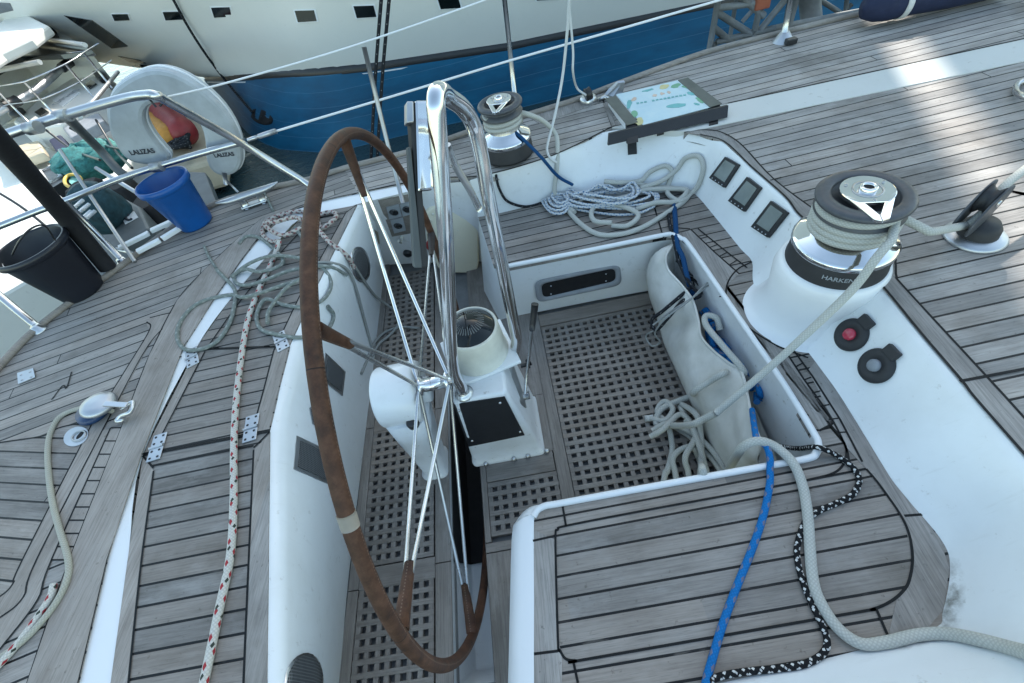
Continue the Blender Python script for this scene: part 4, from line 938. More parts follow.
def pos_of(q, r):
    if len(q) == 4: return P(q[0], q[1], **{q[2]: q[3]})
    p, nr = hit(q[0], q[1]); return p+nr*(r+(q[2] if len(q) == 3 else 0))
def line(name, pts, r, mat, lab, group=None, k=8, parent=None, seg=10):
    pp = smooth([pos_of(q, r) for q in pts], k); mb = MB(); mb.tube(pp, r, seg)
    o = mb.build(name, [RO[mat]], parent=parent)
    if parent is None: tag(o, lab, 'rope', group)
    return o
# grey sheet: block - winch - bag - bench
def ring(c, r, z0, z1, a0, a1, n=40): return [Vector((c.x+math.cos(a0+(a1-a0)*i/n)*r, c.y+math.sin(a0+(a1-a0)*i/n)*r, z0+(z1-z0)*i/n)) for i in range(n+1)]
sh = empty('mainsheet', C1, 'thick grey sheet wound on the large winch and led down across the well', 'rope')
r = .0135
rin = P(1040, 158, z=DZ+.16); b_in = P(962, 226, z=DZ+.075)
mb = MB(); mb.tube(smooth([rin, P(1008, 183, z=DZ+.15), P(990, 205, z=DZ+.12), P(972, 222, z=DZ+.08), b_in, P(930, 232, z=DZ+.16), P(905, 234, z=DZ+.20)], 6)[:-6]+ring(C1, S1*.62+r, DZ+.20, DZ+.205, -.35, -.35+2*math.pi*.8, 40), r, 12); mb.build('lead_and_turns', [RO['sheet']], parent=sh)
mb = MB(); mb.tube(ring(C1, S1*.64+r, C1.z+H1*.53, C1.z+H1*.53+.056, 2.0, 2.0+2*math.pi*2.6, 120), r, 12); mb.build('lower_turns', [RO['sheet']], parent=sh)
mb = MB(); mb.tube(ring(C1, S1*.66+r*.5, C1.z+H1*.80, C1.z+H1*.895, 2.6, 2.6+math.pi*1.15, 40)+smooth([P(905, 226, z=C1.z+H1*.85), P(878, 256, z=.88), P(852, 290, z=.78), P(800, 340, z=.62), P(762, 374, z=.50), P(716, 413, z=.36)], 8)[4:], r*.95, 12); mb.build('tail', [RO['sheet']], parent=sh)
line('sheet_tail', [(716, 413, 'z', .36), (704, 419, 'z', .31), (690, 425, 'z', .25), (668, 428, .01), (656, 425, .0), (662, 412, .02), (690, 402, .04), (702, 392, .035), (715, 383, .03), (728, 375, .03), (740, 369, .03), (744, 372, 'z', .33), (722, 345, 'z', .34), (706, 325, 'z', .33), (706, 316, 'z', .33), (716, 318, 'z', .33), (720, 330, 'z', .30)], .0135, 'sheet', None, parent=sh)
# tangle on the sole
TA = [(647, 419, .0), (660, 418, .0), (680, 418, .0), (700, 430, .0), (711, 446, .01), (722, 460, .01), (736, 470, .02)]
tang = empty('tangled_sheet_tail', P(690, 430, z=0), 'tangled heap of thick grey rope on the grating below the canvas bag', 'rope')
for pts in ([(648, 419), (664, 424, .02), (672, 414, .03), (664, 405, .02), (657, 413, .0), (668, 424, .0), (690, 438), (704, 452), (716, 466), (728, 484, 'z', .02)],
            [(652, 432), (668, 428, .03), (690, 437, .03), (708, 452, .03), (722, 470, .02), (732, 488, 'z', .0)], [(668, 428, .02), (672, 450), (667, 472), (665, 474), (662, 492, 'z', .0)],
            [(678, 492, 'z', .0), (675, 474), (672, 462, .02), (680, 453, .02), (692, 452, .03), (700, 466, .01), (703, 474), (706, 492, 'z', .0)], [(683, 420, .04), (690, 400, .04), (703, 412, .02), (708, 432, .02), (700, 468, .02), (698, 492, 'z', .0)],
            [(690, 492, 'z', .0), (688, 474), (684, 462, .04), (694, 440, .05), (680, 420, .04), (662, 436, .05), (650, 440, .02)], [(712, 490, 'z', .0), (706, 472, .0), (698, 455, .05), (688, 430, .06), (700, 418, .05)]):
    line('rope_bight', pts, .0125, 'sheet', None, parent=tang)
mb = MB(); a = pos_of((645, 420), .012); b = pos_of((653, 419), .012); mb.tube([a, b], .0145, 12); mb.build('whipping', [RO['white']], parent=tang)
line('sheet', [(722, 482, 'z', .04), (733, 462, 'z', .30), (743, 447, 'z', .44), (757, 441, 'z', BZ+.05), (774, 446, 'z', BZ+.03), (790, 462), (801, 487), (806, 515), (808, 545), (811, 580), (818, 602), (835, 628), (858, 644), (888, 648), (920, 641), (950, 640), (985, 646), (1024, 656), (1080, 668)], .0145, 'sheet', 'thick grey rope curving over the starboard bench and away to the lower right')
line('line', [(752, 410, 'z', .34), (754, 425, 'z', .40), (757, 439, 'z', BZ+.04), (766, 446, 'z', BZ+.035), (770, 458, 'z', BZ+.027), (770, 470, 'z', BZ+.014), (769, 485), (763, 515), (752, 548), (735, 590), (722, 625), (713, 655), (706, 690), (700, 740)], .0105, 'blueline', 'bright blue rope lying across the starboard bench')
line('line', [(752, 441, 'z', BZ+.02), (778, 446, 'z', BZ+.02), (800, 448), (818, 449), (838, 458), (853, 470), (858, 482), (852, 495), (836, 504), (818, 512), (805, 522, .0), (798, 540), (796, 556), (801, 580), (811, 605), (822, 628), (826, 645), (820, 660), (802, 668), (775, 669), (745, 672), (722, 676), (706, 682)], .0085, 'blackwhite', 'black rope with white flecks winding over the starboard bench')
line('line', [(674, 207), (675, 222, .005), (680, 240, .01), (683, 258, 'z', .40), (688, 280, 'z', .36), (695, 300, 'z', .30)], .012, 'navyline', 'dark blue rope dropping over the well rim into the bag')
line('line', [(668, 212), (670, 228, .0), (675, 245, 'z', .42), (679, 262, 'z', .38), (690, 284, 'z', .36), (700, 296, 'z', .33), (684, 300, 'z', .33), (668, 318, 'z', .30), (656, 330, 'z', .22), (652, 320, 'z', .24), (664, 310, 'z', .3), (690, 288, 'z', .36)], .0085, 'blackline', 'black rope dropping into the bag and lacing round its front')
line('tie_line', [(653, 325, 'z', .26), (670, 312, 'z', .33), (692, 298, 'z', .37), (706, 287, 'z', .38), (716, 280, 'z', .36), (706, 284, 'z', .39), (690, 300, 'z', .37), (666, 318, 'z', .32), (655, 333, 'z', .2), (660, 342, 'z', .12), (652, 346, 'z', .08), (646, 336, 'z', .1), (655, 330, 'z', .18)], .0042, 'thingrey', 'thin grey tie line knotted round the canvas bag')
random.seed(5)
hp2 = empty('blue_rope_bundle', P(720, 350, z=.2), 'bundle of royal blue rope stuffed in the open canvas bag', 'rope')
for k in range(5):
    pts = []
    for i in range(12):
        t = i/11; v = 306+t*92; j_ = max(0, min(len(lip)-2, next((q for q in range(len(lip)-1) if lip[q+1][1] > v), 11))); f_ = (v-lip[j_][1])/(lip[j_+1][1]-lip[j_][1]); u = lip[j_][0]+(lip[j_+1][0]-lip[j_][0])*f_+random.uniform(7, 15); v += random.uniform(-7, 7); pts.append((u, v, 'z', .22+random.uniform(-.05, .06)))
    line('rope_bight', pts, .0125, 'blueline', None, parent=hp2)
hp3 = empty('black_rope_bundle', P(690, 270, z=.3), 'small bundle of black rope in the top end of the canvas bag', 'rope')
for k in range(2):
    pts = [(680+i*2.5+random.uniform(-5, 5), 258+i*4+random.uniform(-4, 4), 'z', .30+random.uniform(-.04, .04)) for i in range(10)]
    line('rope_bight', pts, .008, 'blackline', None, parent=hp3)
# ropes on the port bench and around the far winch
g = empty('grey_sheet_coil', P(600, 215, z=BZ), 'loose coil of thick grey rope on the port bench', 'rope')
mb = MB(); mb.tube(ring(C2, .133*.585+.012, C2.z+.27*.54, C2.z+.27*.78, 0, 2*math.pi*2.6, 120), .0125, 10); mb.build('winch_turns', [RO['sheet']], parent=g)
line('lead', [(519, 112, 'z', .90), (530, 115, 'z', .88), (543, 121, 'z', .82), (555, 133, 'z', .74), (558, 150, .01), (556, 168, .0), (554, 190, .01), (562, 203, .01), (575, 216, .01)], .012, 'sheet', None, parent=g)
for pts in ([(566, 210), (580, 225), (598, 236), (622, 236), (645, 228), (668, 214), (684, 203), (688, 194), (672, 189, .01), (650, 187, .01), (635, 184, .02)],
            [(612, 228, .02), (595, 226, .02), (592, 216, .02), (602, 210, .03), (622, 213, .03), (638, 220, .02), (628, 229, .01), (612, 228, .0)],
            [(640, 190, .03), (660, 182, .02), (676, 170), (686, 158), (700, 156), (705, 168), (700, 185), (690, 196), (680, 205, .01), (668, 198, .01), (668, 185, .0), (672, 172, .0), (665, 166, .0), (650, 172, .01), (640, 182, .02), (620, 184, .03), (604, 182, .03)],
            [(636, 213, .01), (655, 208, .02), (676, 205, .01), (686, 196, .02), (670, 190, .03), (645, 197, .03), (625, 204, .03), (600, 208, .03), (585, 203, .02), (576, 212, .02)]):
    line('rope_bight', pts, .0125, 'sheet', None, parent=g)
g = empty('white_blue_coil', P(600, 200, z=BZ), 'figure-eight coil of white and blue flecked rope on the port bench', 'rope')
random.seed(11)
for k in range(8):
    s = 1-.07*k; pts = []; cx = random.uniform(-6, 6); cy = random.uniform(-3, 3); ph = random.uniform(-.5, .5); tw = random.uniform(.75, 1.15)
    for i in range(15):
        a = 2*math.pi*i/14+ph; x = math.cos(a)*52*s; y = math.sin(a)*14*s*tw*(1+.25*math.cos(a))+math.sin(2*a+k)*2.2
        pts.append((607+cx+x, 203+cy*.8+x*-.05+y, .006+.009*k+random.uniform(0, .006)))
    line('coil_turn', pts, .0070, 'whiteblue', None, parent=g, k=6, seg=8)
for k in range(4):
    pts = []; cx = random.uniform(-3, 3)
    for i in range(11):
        a = 2*math.pi*i/10; pts.append((560+cx+math.cos(a)*(14-2.2*k)+random.uniform(-1, 1), 205+math.sin(a)*(13-2*k), .02+.010*k))
    line('coil_turn', pts, .0070, 'whiteblue', None, parent=g, k=6, seg=8)
line('line', [(495, 140, 'z', DZ+.08), (495, 158, .0), (496, 176, .0), (500, 190, .0), (508, 201, .0), (526, 206), (545, 203), (556, 200)], .0072, 'blackline', 'thin black rope falling from the far winch onto the port bench')
line('line', [(500, 118, 'z', .84), (514, 131, 'z', .83), (524, 140, 'z', .80), (541, 157, 'z', .72), (556, 174, .02), (572, 184, .02)], .0085, 'navyline', 'dark blue rope from the far winch down to the coils on the port bench')
# heaps on the locker lids
line('line', [(150, 900), (195, 730), (207, 683), (222, 610), (233, 555), (236, 500), (236, 450), (238, 405), (243, 360), (250, 320), (262, 288), (274, 262), (283, 246, .02)], .0115, 'whitered', 'white rope with red flecks running straight down the locker lids')
line('line', [(283, 246, .02), (272, 243, .0), (264, 236), (266, 226), (276, 219), (292, 214), (308, 214), (318, 222), (322, 230), (330, 228, .01), (338, 220, .01), (334, 214, .0), (322, 216), (312, 226, .01), (302, 234, .02), (288, 240, .02), (275, 236, .02), (268, 228, .02), (280, 228, .03), (300, 224, .03), (318, 232, .02), (332, 246, .01), (345, 256), (352, 268)], .0115, 'pinkish', 'heap of pale rope with dark flecks on the far locker lid')
G = 'thin grey lines strewn over the helm seat'
line('line', [(218, 271, .0), (226, 279), (236, 292), (235, 310), (230, 326), (218, 343), (200, 351), (186, 350), (179, 340), (181, 325), (192, 310), (208, 301), (232, 296), (245, 300, .01), (262, 298, .02), (285, 290, .02), (305, 282, .01)], .0088, 'greygreen', 'thin grey-green rope making a wide loop over the seat edge onto the aft deck', G)
line('line', [(240, 245), (247, 238), (258, 238), (270, 246), (285, 262, .01), (280, 272, .02), (262, 276, .02), (248, 272, .01), (236, 276), (237, 284), (250, 288, .01), (270, 284, .02), (290, 276, .02), (312, 270, .01), (330, 268), (345, 275)], .0088, 'greygreen', 'thin grey-green rope in small turns just below the pale flecked heap', G)
line('line', [(233, 280, .01), (252, 268, .02), (275, 262, .03), (300, 262, .02), (322, 268), (330, 284), (322, 300), (305, 308), (285, 306), (268, 302, .01), (258, 316), (262, 330), (280, 336), (302, 338), (325, 330), (332, 316), (326, 306)], .0085, 'greygreen', 'thin grey-green rope looping beside the leather rim on the middle lid', G)
line('line', [(298, 232, .02), (308, 246, .01), (318, 262, .02), (308, 280, .02), (290, 292, .02), (272, 312, .01), (270, 326, .01)], .0085, 'greygreen', 'short thin grey-green rope crossing the far locker lid', G)
line('line', [(310, 268, .02), (330, 264), (346, 270, .0), (355, 290), (362, 316), (368, 338), (372, 352)], .0078, 'thingrey', 'thin grey line dropping down the white helm seat front nearest its speaker', G)
line('line', [(338, 248), (350, 262), (362, 280), (374, 296), (388, 306), (398, 315), (398, 326), (390, 336), (380, 346, .01), (370, 358)], .0078, 'thingrey', 'thin grey line coming off the seat and coiling on the sole beside the drum', G)
line('line', [(420, 330, .01), (400, 328), (384, 334), (372, 345), (366, 360), (360, 374)], .0075, 'thingrey', 'thin grey line looping on the sole around the wheel drive housing', G)
line('line', [(112, 411, 'z', DZ+.02), (96, 409, 'z', DZ+.02), (80, 410), (62, 418), (53, 433), (50, 450), (51, 475), (55, 503), (62, 530), (70, 556), (71, 575), (63, 596), (48, 618), (25, 642), (-10, 668)], .009, 'beige', 'beige line led from the snatch block across the aft hatch')
line('line', [(57, 585, .0), (54, 597), (44, 613), (30, 633), (12, 655), (-8, 676)], .010, 'whitered', 'short white red-flecked rope beside the beige line at lower left')
line('line', [(274, 212, .0), (270, 204, .0), (266, 196, .0), (262, 188, .0)], .007, 'greygreen', 'short grey-green rope end led from the seat to the mooring cleat')
line('line', [(238, 352, .01), (216, 343, .02), (204, 331)][:0] or [(217, 269), (210, 258), (205, 247)], .007, 'greygreen', 'frayed grey-green rope end sticking out on the aft margin board')
# ---------------------------------------------------------------- poster taped over the deck hatch
ZB = DZ+.045
po = empty('taped_poster', P(660, 112, z=DZ), 'white and turquoise printed poster taped over a raised box on the port coaming', 'poster')
mb = MB(); mb.prism(PP([(608, 98), (681, 79), (720, 103), (628, 125)], ZB), (0, 0, -.05)); mb.build('raised_box', [M['clean']], parent=po, bevel=.003)
mb = MB(); mb.prism(PP([(616, 94.5), (681, 79.5), (711, 107), (643, 125)], ZB+.003), (0, 0, -.0025)); mb.build('sheet', [plain('poster_paper', (.62, .74, .76), .35, col2=(.50, .66, .72), nscale=9, coat=.3)], parent=po)
def blob(u, v, a, b, an, m, n=14):
    mb = MB(); pts = [P(*q, z=ZB+.0045) for q in ell(u, v, a, b, an, n)]; pts = [p+Vector((random.uniform(-.004, .004), random.uniform(-.004, .004), 0)) for p in pts]
    mb.prism(pts, (0, 0, -.001)); return mb.build('printed_leaf', [M[m]], parent=po)
random.seed(3)
for a in ((629, 104, 2.5, 4.5, .3, 'printblue'), (634, 114, 3.5, 3.5, .5, 'printgreen'), (639, 121, 4, 4, 0, 'printyel'), (676, 105.5, 10, 2, -.12, 'printblue'), (676, 85.5, 5, 2, -.3, 'printgreen'), (664, 86.5, 5, 2.2, -.2, 'printyel'),
          (691, 93.5, 4, 1.2, .2, 'printblue'), (700, 100, 4.5, 2.2, .5, 'printgreen'), (648, 90, 6, 1, -.2, 'printblue'), (634, 99, 3, 1.6, -.4, 'printor'), (655, 95.2, 2.2, 1.4, 0, 'printor'), (662, 93.6, 2.2, 1.4, 0, 'printor'), (669, 92.2, 2, 1.3, 0, 'printor'), (697, 104, 3, .9, .3, 'printblue'), (686, 87, 4, 1, .2, 'printgreen')): blob(*a)
o_ = P(661, 99, z=ZB+.005); ex = (P(681, 95.5, z=ZB+.005)-P(641, 102.5, z=ZB+.005)).normalized(); ey = Vector((-ex.y, ex.x, 0))
for k in range(13):                                  # the print is too small to read in the photograph: short strokes at its place
    if k != 3: mb = MB(); c_ = o_+ex*(k-6)*.0205+ey*random.uniform(-.001, .001); mb.box(c_, (.013, random.uniform(.010, .018), .001), Matrix.Rotation(math.atan2(ex.y, ex.x), 3, 'Z')); mb.build('print_stroke', [M['printblue']], parent=po)
def strip(lst, z, name, m, th=.003):
    mb = MB(); mb.prism(PP(lst, z), (0, 0, -th)); return mb.build(name, [M[m]], parent=po)
strip([(605, 98.5), (616, 95.5), (638, 122), (627, 125)], ZB+.006, 'tape', 'tapeolive'); strip([(678, 80), (688, 77.5), (722, 103.5), (710, 107)], ZB+.006, 'tape', 'tapeolive')
def vstrip(a, b, c, d, name='tape'):
    mb = MB(); pts = [P(*a, z=ZB+.004), P(*b, z=ZB+.004), P(*c, z=DZ+.012), P(*d, z=DZ+.012)]; back = Vector((0, .02, -.004))
    pts = [p+Vector((0, -.004, .002)) for p in pts]
    mb.add(pts+[p+back for p in pts], [(3, 2, 1, 0), (4, 5, 6, 7), (0, 1, 5, 4), (1, 2, 6, 5), (2, 3, 7, 6), (3, 0, 4, 7)], smooth=False); mb.build(name, [M['tape']], parent=po)
vstrip((609, 134), (728, 105.5), (727, 117.5), (608, 145.5))
for q in ([(627, 134), (636, 132), (637, 154), (628, 155)], [(657, 127), (664, 125), (664, 134), (657, 136)], [(709, 113), (718, 111), (718, 124), (709, 126)]):
    mb = surf_grid(q, .004, 3); mb.build('tape_tab', [M['tape']], parent=po)
vstrip((626, 121), (637, 119), (638, 142), (627, 144)); vstrip((709, 104.5), (720, 102), (719, 117), (709, 119))
# mooring clutch beside the poster, small deck fittings on the port edge
o = empty('deck_block', P(588, 98, z=DZ), 'small black spring-up deck block at port edge holding a white line', 'block')
mb = MB(); mb.lathe([(.05, 0), (.05, .02), (.04, .03), (0, .03)], P(588, 101, z=DZ), (0, 0, 1), 20); mb.build('base', [M['steel']], parent=o)
mb = MB(); mb.lathe([(0, -.015), (.035, -.015), (.03, 0), (.035, .015), (0, .015)], P(588, 94, z=DZ+.06), (.9, .2, .1), 22); mb.build('sheave', [M['black']], parent=o)
o = empty('folded_padeye', P(612, 90, z=DZ), 'worn white and steel plate fitting standing on the deck left of the poster', 'deck fitting')
mb = MB(); q = [P(603, 96, z=DZ+.02), P(609, 88, z=DZ+.05), P(617, 81, z=DZ+.09), P(624, 80, z=DZ+.09), P(622, 90, z=DZ+.03), P(612, 99, z=DZ+.01)]; mb.add(q+[p+Vector((.004, -.012, -.008)) for p in q], [tuple(range(6)), tuple(range(11, 5, -1))]+[(i, 6+i, 6+(i+1) % 6, (i+1) % 6) for i in range(6)], smooth=False); mb.build('plate', [M['alu']], parent=o, bevel=.002)
mb = MB(); mb.tube([P(598, 100, z=DZ+.012), P(605, 97, z=DZ+.012), P(612, 99, z=DZ+.012)], .014, 10); mb.build('clevis', [M['steel']], parent=o)
# ---------------------------------------------------------------- rails and wires
rail = empty('pushpit', P(312, 187, z=DZ), 'grey tubular steel stern rail bent round the port quarter', 'rail')
def tube(name, pts, r, m, par=None, k=5, seg=12, lab=None, cat=None, grp=None):
    mb = MB(); mb.tube(smooth(pts, k) if len(pts) > 2 else pts, r, seg); o = mb.build(name, [M[m]] if isinstance(m, str) else [m], parent=par)
    if par is None: tag(o, lab, cat, grp)
    return o
tube('top_rail', [P(-90, 170, z=1.4), P(0, 137, z=1.4), P(60, 117, z=1.4), P(120, 99.5, z=1.4), P(145, 95, z=1.4), P(157, 96, z=1.39), P(170, 103, z=1.34), P(240, 142.5, z=1.02), P(313, 187, z=DZ+.01)], .019, 'steel', rail)
tube('lower_rail', [P(246, 141, z=1.0), P(185, 158, z=1.0), P(125, 177, z=1.0), P(60, 203, z=1.0), P(30, 214, z=1.0), P(-60, 250, z=1.0)], .0165, 'steel', rail)
tube('post', [P(66, 202, z=1.0), P(124, 262, z=DZ)], .014, 'steel', rail); tube('post', [P(-70, 235, z=1.0), P(0, 296, z=.80), P(40, 329, z=DZ)], .017, 'steel', rail)
for (u, v) in ((313, 188), (124, 263), (40, 330)):
    mb = MB(); mb.lathe([(.035, 0), (.035, .006), (.022, .012), (.02, .03), (0, .03)], P(u, v, z=DZ), (0, 0, 1), 20); mb.build('foot', [M['steel']], parent=rail)
for (u, v, z) in ((33, 128, 1.4), (63, 116, 1.4), (157, 167, 1.0)):
    c = P(u, v, z=z); mb = MB(); mb.tube([c+Vector((-.03, .006, 0)), c+Vector((.03, -.006, 0))], .025, 12); mb.build('clamp', [M['dullsteel']], parent=rail)
yl = P(250, 140, z=1.0).y
def wirept(u, v, y): return P(u, v, y=y)
tube('lifeline', [wirept(250, 139, yl), wirept(330, 115, yl+.03), wirept(420, 88, yl+.08), wirept(512, 60, yl+.15), wirept(620, 29, yl+.2), wirept(720, 0, yl+.2), wirept(900, -52, yl+.2)], .0058, 'white' if False else 'clean', lab='thick pale upper lifeline stretching in front of the blue hull', cat='wire')
tube('lifeline', [wirept(163, 98, yl-.3), wirept(230, 82, yl-.1), wirept(350, 47, yl), wirept(480, 2, yl+.1), wirept(560, -30, yl+.15)], .0045, 'clean', lab='thin pale line from the top stern rail rising across the white hull', cat='wire')
t = empty('turnbuckle', wirept(268, 133, yl), 'slim steel turnbuckle joining the pale lifeline to the stern rail', 'turnbuckle')
tube('screw', [wirept(248, 140, yl), wirept(262, 135.5, yl)], .010, 'steel', t); tube('body', [wirept(259, 136.5, yl), wirept(276, 131, yl)], .013, 'alu', t)
st = empty('stanchion', P(517, 117, z=DZ), 'upright steel stanchion behind the far winch', 'stanchion')
b = P(517, 117, z=DZ); tube('tube', [b, P(503, -15, y=b.y)], .0125, 'steel', st); mb = MB(); mb.lathe([(.035, 0), (.03, .01), (.02, .03), (0, .03)], b, (0, 0, 1), 18); mb.build('socket', [M['steel']], parent=st)
b = P(783, 41, z=DZ); st = empty('stanchion', b, 'stanchion foot with black catch on the deck edge before the gangway truss', 'stanchion'); tube('tube', [b, P(792, -10, y=b.y)], .016, 'steel', st); mb = MB(); mb.lathe([(.06, 0), (.05, .012), (.024, .05), (0, .05)], b, (0, 0, 1), 18); mb.build('socket', [M['alu']], parent=st)
mb = MB(); mb.box(P(791, 41, z=DZ+.02), (.06, .04, .03)); mb.build('catch', [M['black']], parent=st, bevel=.005)
tube('pole', [P(364, 47, y=2.42), P(388, 145, y=2.3), P(403, 203, z=LZ+.0)], .011, 'dullsteel', k=2, lab='thin grey metal pole leaning up behind the brown wheel rim', cat='pole')
G2 = 'pale halyards coming down to the port deck'
line('halyard', [(569, -20, 'y', 2.55), (569, 5, 'y', 2.55), (566, 45, 'y', 2.55), (562, 80, 'y', 2.52), (555, 115, 'y', 2.42), (549, 138, 'y', 2.35), (547, 150, 'y', 2.3), (550, 158, .0), (556, 162)], .007, 'white', 'pale rope falling in a slack bight beside the far winch', G2)
line('halyard', [(566, -20, 'y', 2.7), (569, 5, 'y', 2.7), (573, 50, 'y', 2.68), (573, 72, 'y', 2.66), (577, 88, 'z', DZ+.09), (586, 95, 'z', DZ+.07)], .006, 'white', 'pale rope falling to the small black deck block', G2)
for (a, b, lb) in (((382, -10), (371, 158), 'dark twisted rope hanging before the blue hull, the left of the close pair'), ((390, -10), (377, 160), 'dark twisted rope hanging before the blue hull, the right of the close pair')):
    line('mooring_line', [(a[0], a[1], 'y', 3.0), ((a[0]+b[0])/2-1, (a[1]+b[1])/2, 'y', 3.0), (b[0], b[1], 'y', 3.0), (b[0]-1, b[1]+30, 'y', 3.0)], .010, 'blackline', lb, 'dark mooring ropes hanging before the blue hull', k=6)
# black padded post, cables
tube('padded_post', [P(-40, 100, z=1.62), P(5, 148, z=1.42), P(55, 205, z=1.08), P(108, 268, z=DZ+.03)], .041, 'padding', k=4, lab='thick black padded post leaning at the stern beside the black bucket', cat='post', seg=20)
tube('cable', [P(-20, 182, z=1.1), P(20, 206, z=1.0), P(52, 232, z=.9), P(60, 245, z=.85), P(50, 250, z=.8), P(40, 240, z=.85)], .007, 'black', lab='black cable curling above the black bucket', cat='cable')
# ---------------------------------------------------------------- buckets
def bucket(cb, h, r0, r1, name, m, lab, tilt=(0, 0, 1)):
    o = empty(name, cb, lab, 'bucket'); mb = MB()
    mb.lathe([(0, .0), (r0*.96, .0), (r0, .01), (r0+(r1-r0)*.85, h*.85), (r1, h-.035), (r1+.008, h-.03), (r1+.010, h), (r1-.002, h+.002), (r1-.006, h-.006), (r0-.006, .012), (0, .012)], cb, tilt, 48); mb.build('body', [M[m]], parent=o)
    return o
cb = P(197, 223, z=DZ+.002); bb = bucket(cb, .275, .092, .130, 'blue_bucket', 'bluebucket', 'bright blue plastic bucket standing on the aft deck edge')
cb = P(84, 290, z=DZ+.002); kb = bucket(cb, .30, .105, .155, 'black_bucket', 'blackbucket', 'black plastic bucket standing by the stern edge at left')
mb = MB(); pts = [cb+Vector((math.cos(a)*.155*1.0, math.sin(a)*.02-.14*abs(math.sin(a)), .285-.04*math.sin(a))) for a in [math.pi*k/16 for k in range(17)]]; mb.tube(pts, .004, 8); mb.build('handle', [M['dullsteel']], parent=kb)
tube('handle_cord', [P(12, 255, z=DZ+.29), P(20, 240, z=1.1), P(32, 228, z=1.12), P(45, 226, z=1.1), P(55, 240, z=1.0)], .004, 'black', kb)
# ---------------------------------------------------------------- horseshoe buoy on the rail
yb_ = P(185, 158, z=1.0).y+.10
hs = [(163, 166), (140, 165), (124, 158), (112, 140), (106, 120), (106, 105), (113, 90), (130, 77), (152, 70), (176, 75), (200, 89), (222, 110), (236, 133), (241, 152), (241, 164), (236, 173), (225, 177), (213, 173), (206, 162), (205, 148), (202, 132), (194, 117), (180, 108), (162, 104), (149, 106), (143, 114), (144, 126), (152, 140), (162, 152), (168, 160)]
hsp = smooth([P(u, v, y=yb_) for u, v in hs], 3, closed=True)
b = empty('horseshoe_buoy', P(225, 177, y=yb_), 'white horseshoe lifebuoy hanging on the outside of the stern rail', 'lifebuoy')
mb = MB(); n = len(hsp); mb.add(hsp+[p+Vector((0, .10, 0)) for p in hsp], [list(range(n)), list(range(2*n-1, n-1, -1))]+[(i, n+i, n+(i+1) % n, (i+1) % n) for i in range(n)], smooth=False); mb.build('cover', [M['buoy']], parent=b, bevel=.02)
mb = MB(); mb.tube([p+Vector((0, .05, 0)) for p in hsp], .006, 6, closed=True); mb.build('piping', [M['clean']], parent=b)
o_ = P(142, 152, y=yb_-.004); ex = (P(165, 149.5, y=yb_-.004)-P(135, 152.5, y=yb_-.004)).normalized(); ey = Vector((0, -.0, 1)); ey = (ey-ex*ey.dot(ex)).normalized()
text_mb('LALIZAS', .036, lambda x, y: o_+ex*x+ey*y, bold=.0012).build('lettering', [M['ink']], parent=b)
o_ = P(224, 155, y=yb_-.004); text_mb('LALIZAS', .030, lambda x, y: o_+ex*x+ey*y, bold=.001).build('lettering', [M['ink']], parent=b)
for a, c in (((147, 96), (156, 107)), ((166, 98), (160, 106))): tube('lashing', [P(*a, y=yb_-.03), P(*c, y=yb_-.03)], .005, 'black', b)
o = empty('rescue_light', P(226, 184, z=.9), 'small pale rescue light on a thin stem under the lifebuoy', 'light fitting')
tube('stem', [P(224, 172, y=yb_), P(226, 184, y=yb_)], .012, 'alu', o)
tube('arm', [P(226, 180, y=yb_), P(238, 192, y=yb_)], .006, 'alu', o)
# ---------------------------------------------------------------- stern platform clutter
mb = MB(); mb.prism(PP([(60, 232), (92, 190), (150, 170), (205, 172), (217, 204), (170, 234), (128, 266), (100, 290)], .42), (0, 0, -.08)); tag(mb.build('stern_platform', [M['greybox']], bevel=.01), 'grey folding platform outside the stern rail below the blue bucket', 'platform')
o = empty('covered_outboard', P(125, 225, z=.42), 'grey covered box with small white emblem plate outside the stern rail', 'box')
mb = MB(); q = [P(u, v, z=.62) for u, v in ((100, 212), (122, 196), (140, 206), (150, 228), (122, 245))]; mb.prism(q, (0, 0, -.2)); mb.build('cover', [M['greybox']], parent=o, bevel=.02)
mb = MB(); q = [P(u, v, z=.626) for u, v in ((121, 217), (134, 211), (138, 217), (125, 224))]; mb.prism(q, (0, 0, -.004)); mb.build('emblem_plate', [M['clean']], parent=o)
mb = MB(); q = [P(u, v, z=.629) for u, v in [(129+3.2*math.cos(t), 217.5+2.6*math.sin(t)) for t in [R_(30+x*30) for x in range(9)]]]; mb.tube(q, .008, 8); mb.build('emblem', [M['ink']], parent=o)
o = empty('covered_engine', P(98, 208, z=.45), 'dark teal lumpy cover on the stern platform beside the grey box', 'cover')
mb = MB(); bm_pts = []
c = P(100, 208, z=.72); rows = []
for i in range(9):
    t = math.pi*i/8; rows.append([c+Vector((math.cos(a)*math.sin(t)*.15*(1+.2*math.sin(3*a+i)), math.sin(a)*math.sin(t)*.15*(1+.15*math.sin(5*a)), math.cos(t)*.17)) for a in [2*math.pi*k/18 for k in range(18)]])
mb.quads(rows, close=True); mb.build('cloth', [M['darkteal']], parent=o)
for (a, b_, lb) in (((119, 248), (151, 232), 'left'), ((150, 232), (172, 222), 'l'), ((137, 251), (178, 228), 'r')): pass
tg = empty('boarding_ladder', P(140, 245, z=DZ-.1), 'white slatted boarding ladder folded against the deck edge', 'ladder')
for a, b_ in (((119, 248), (149, 233)), ((151, 231), (173, 221)), ((137, 252), (160, 240)), ((162, 239), (180, 228))):
    p, q = P(*a, z=DZ+.03), P(*b_, z=DZ+.03); mb = MB(); mb.box((p+q)/2, ((q-p).length, .035, .02), Matrix.Rotation(math.atan2((q-p).y, (q-p).x), 3, 'Z')); mb.build('slat', [M['clean']], parent=tg, bevel=.003)
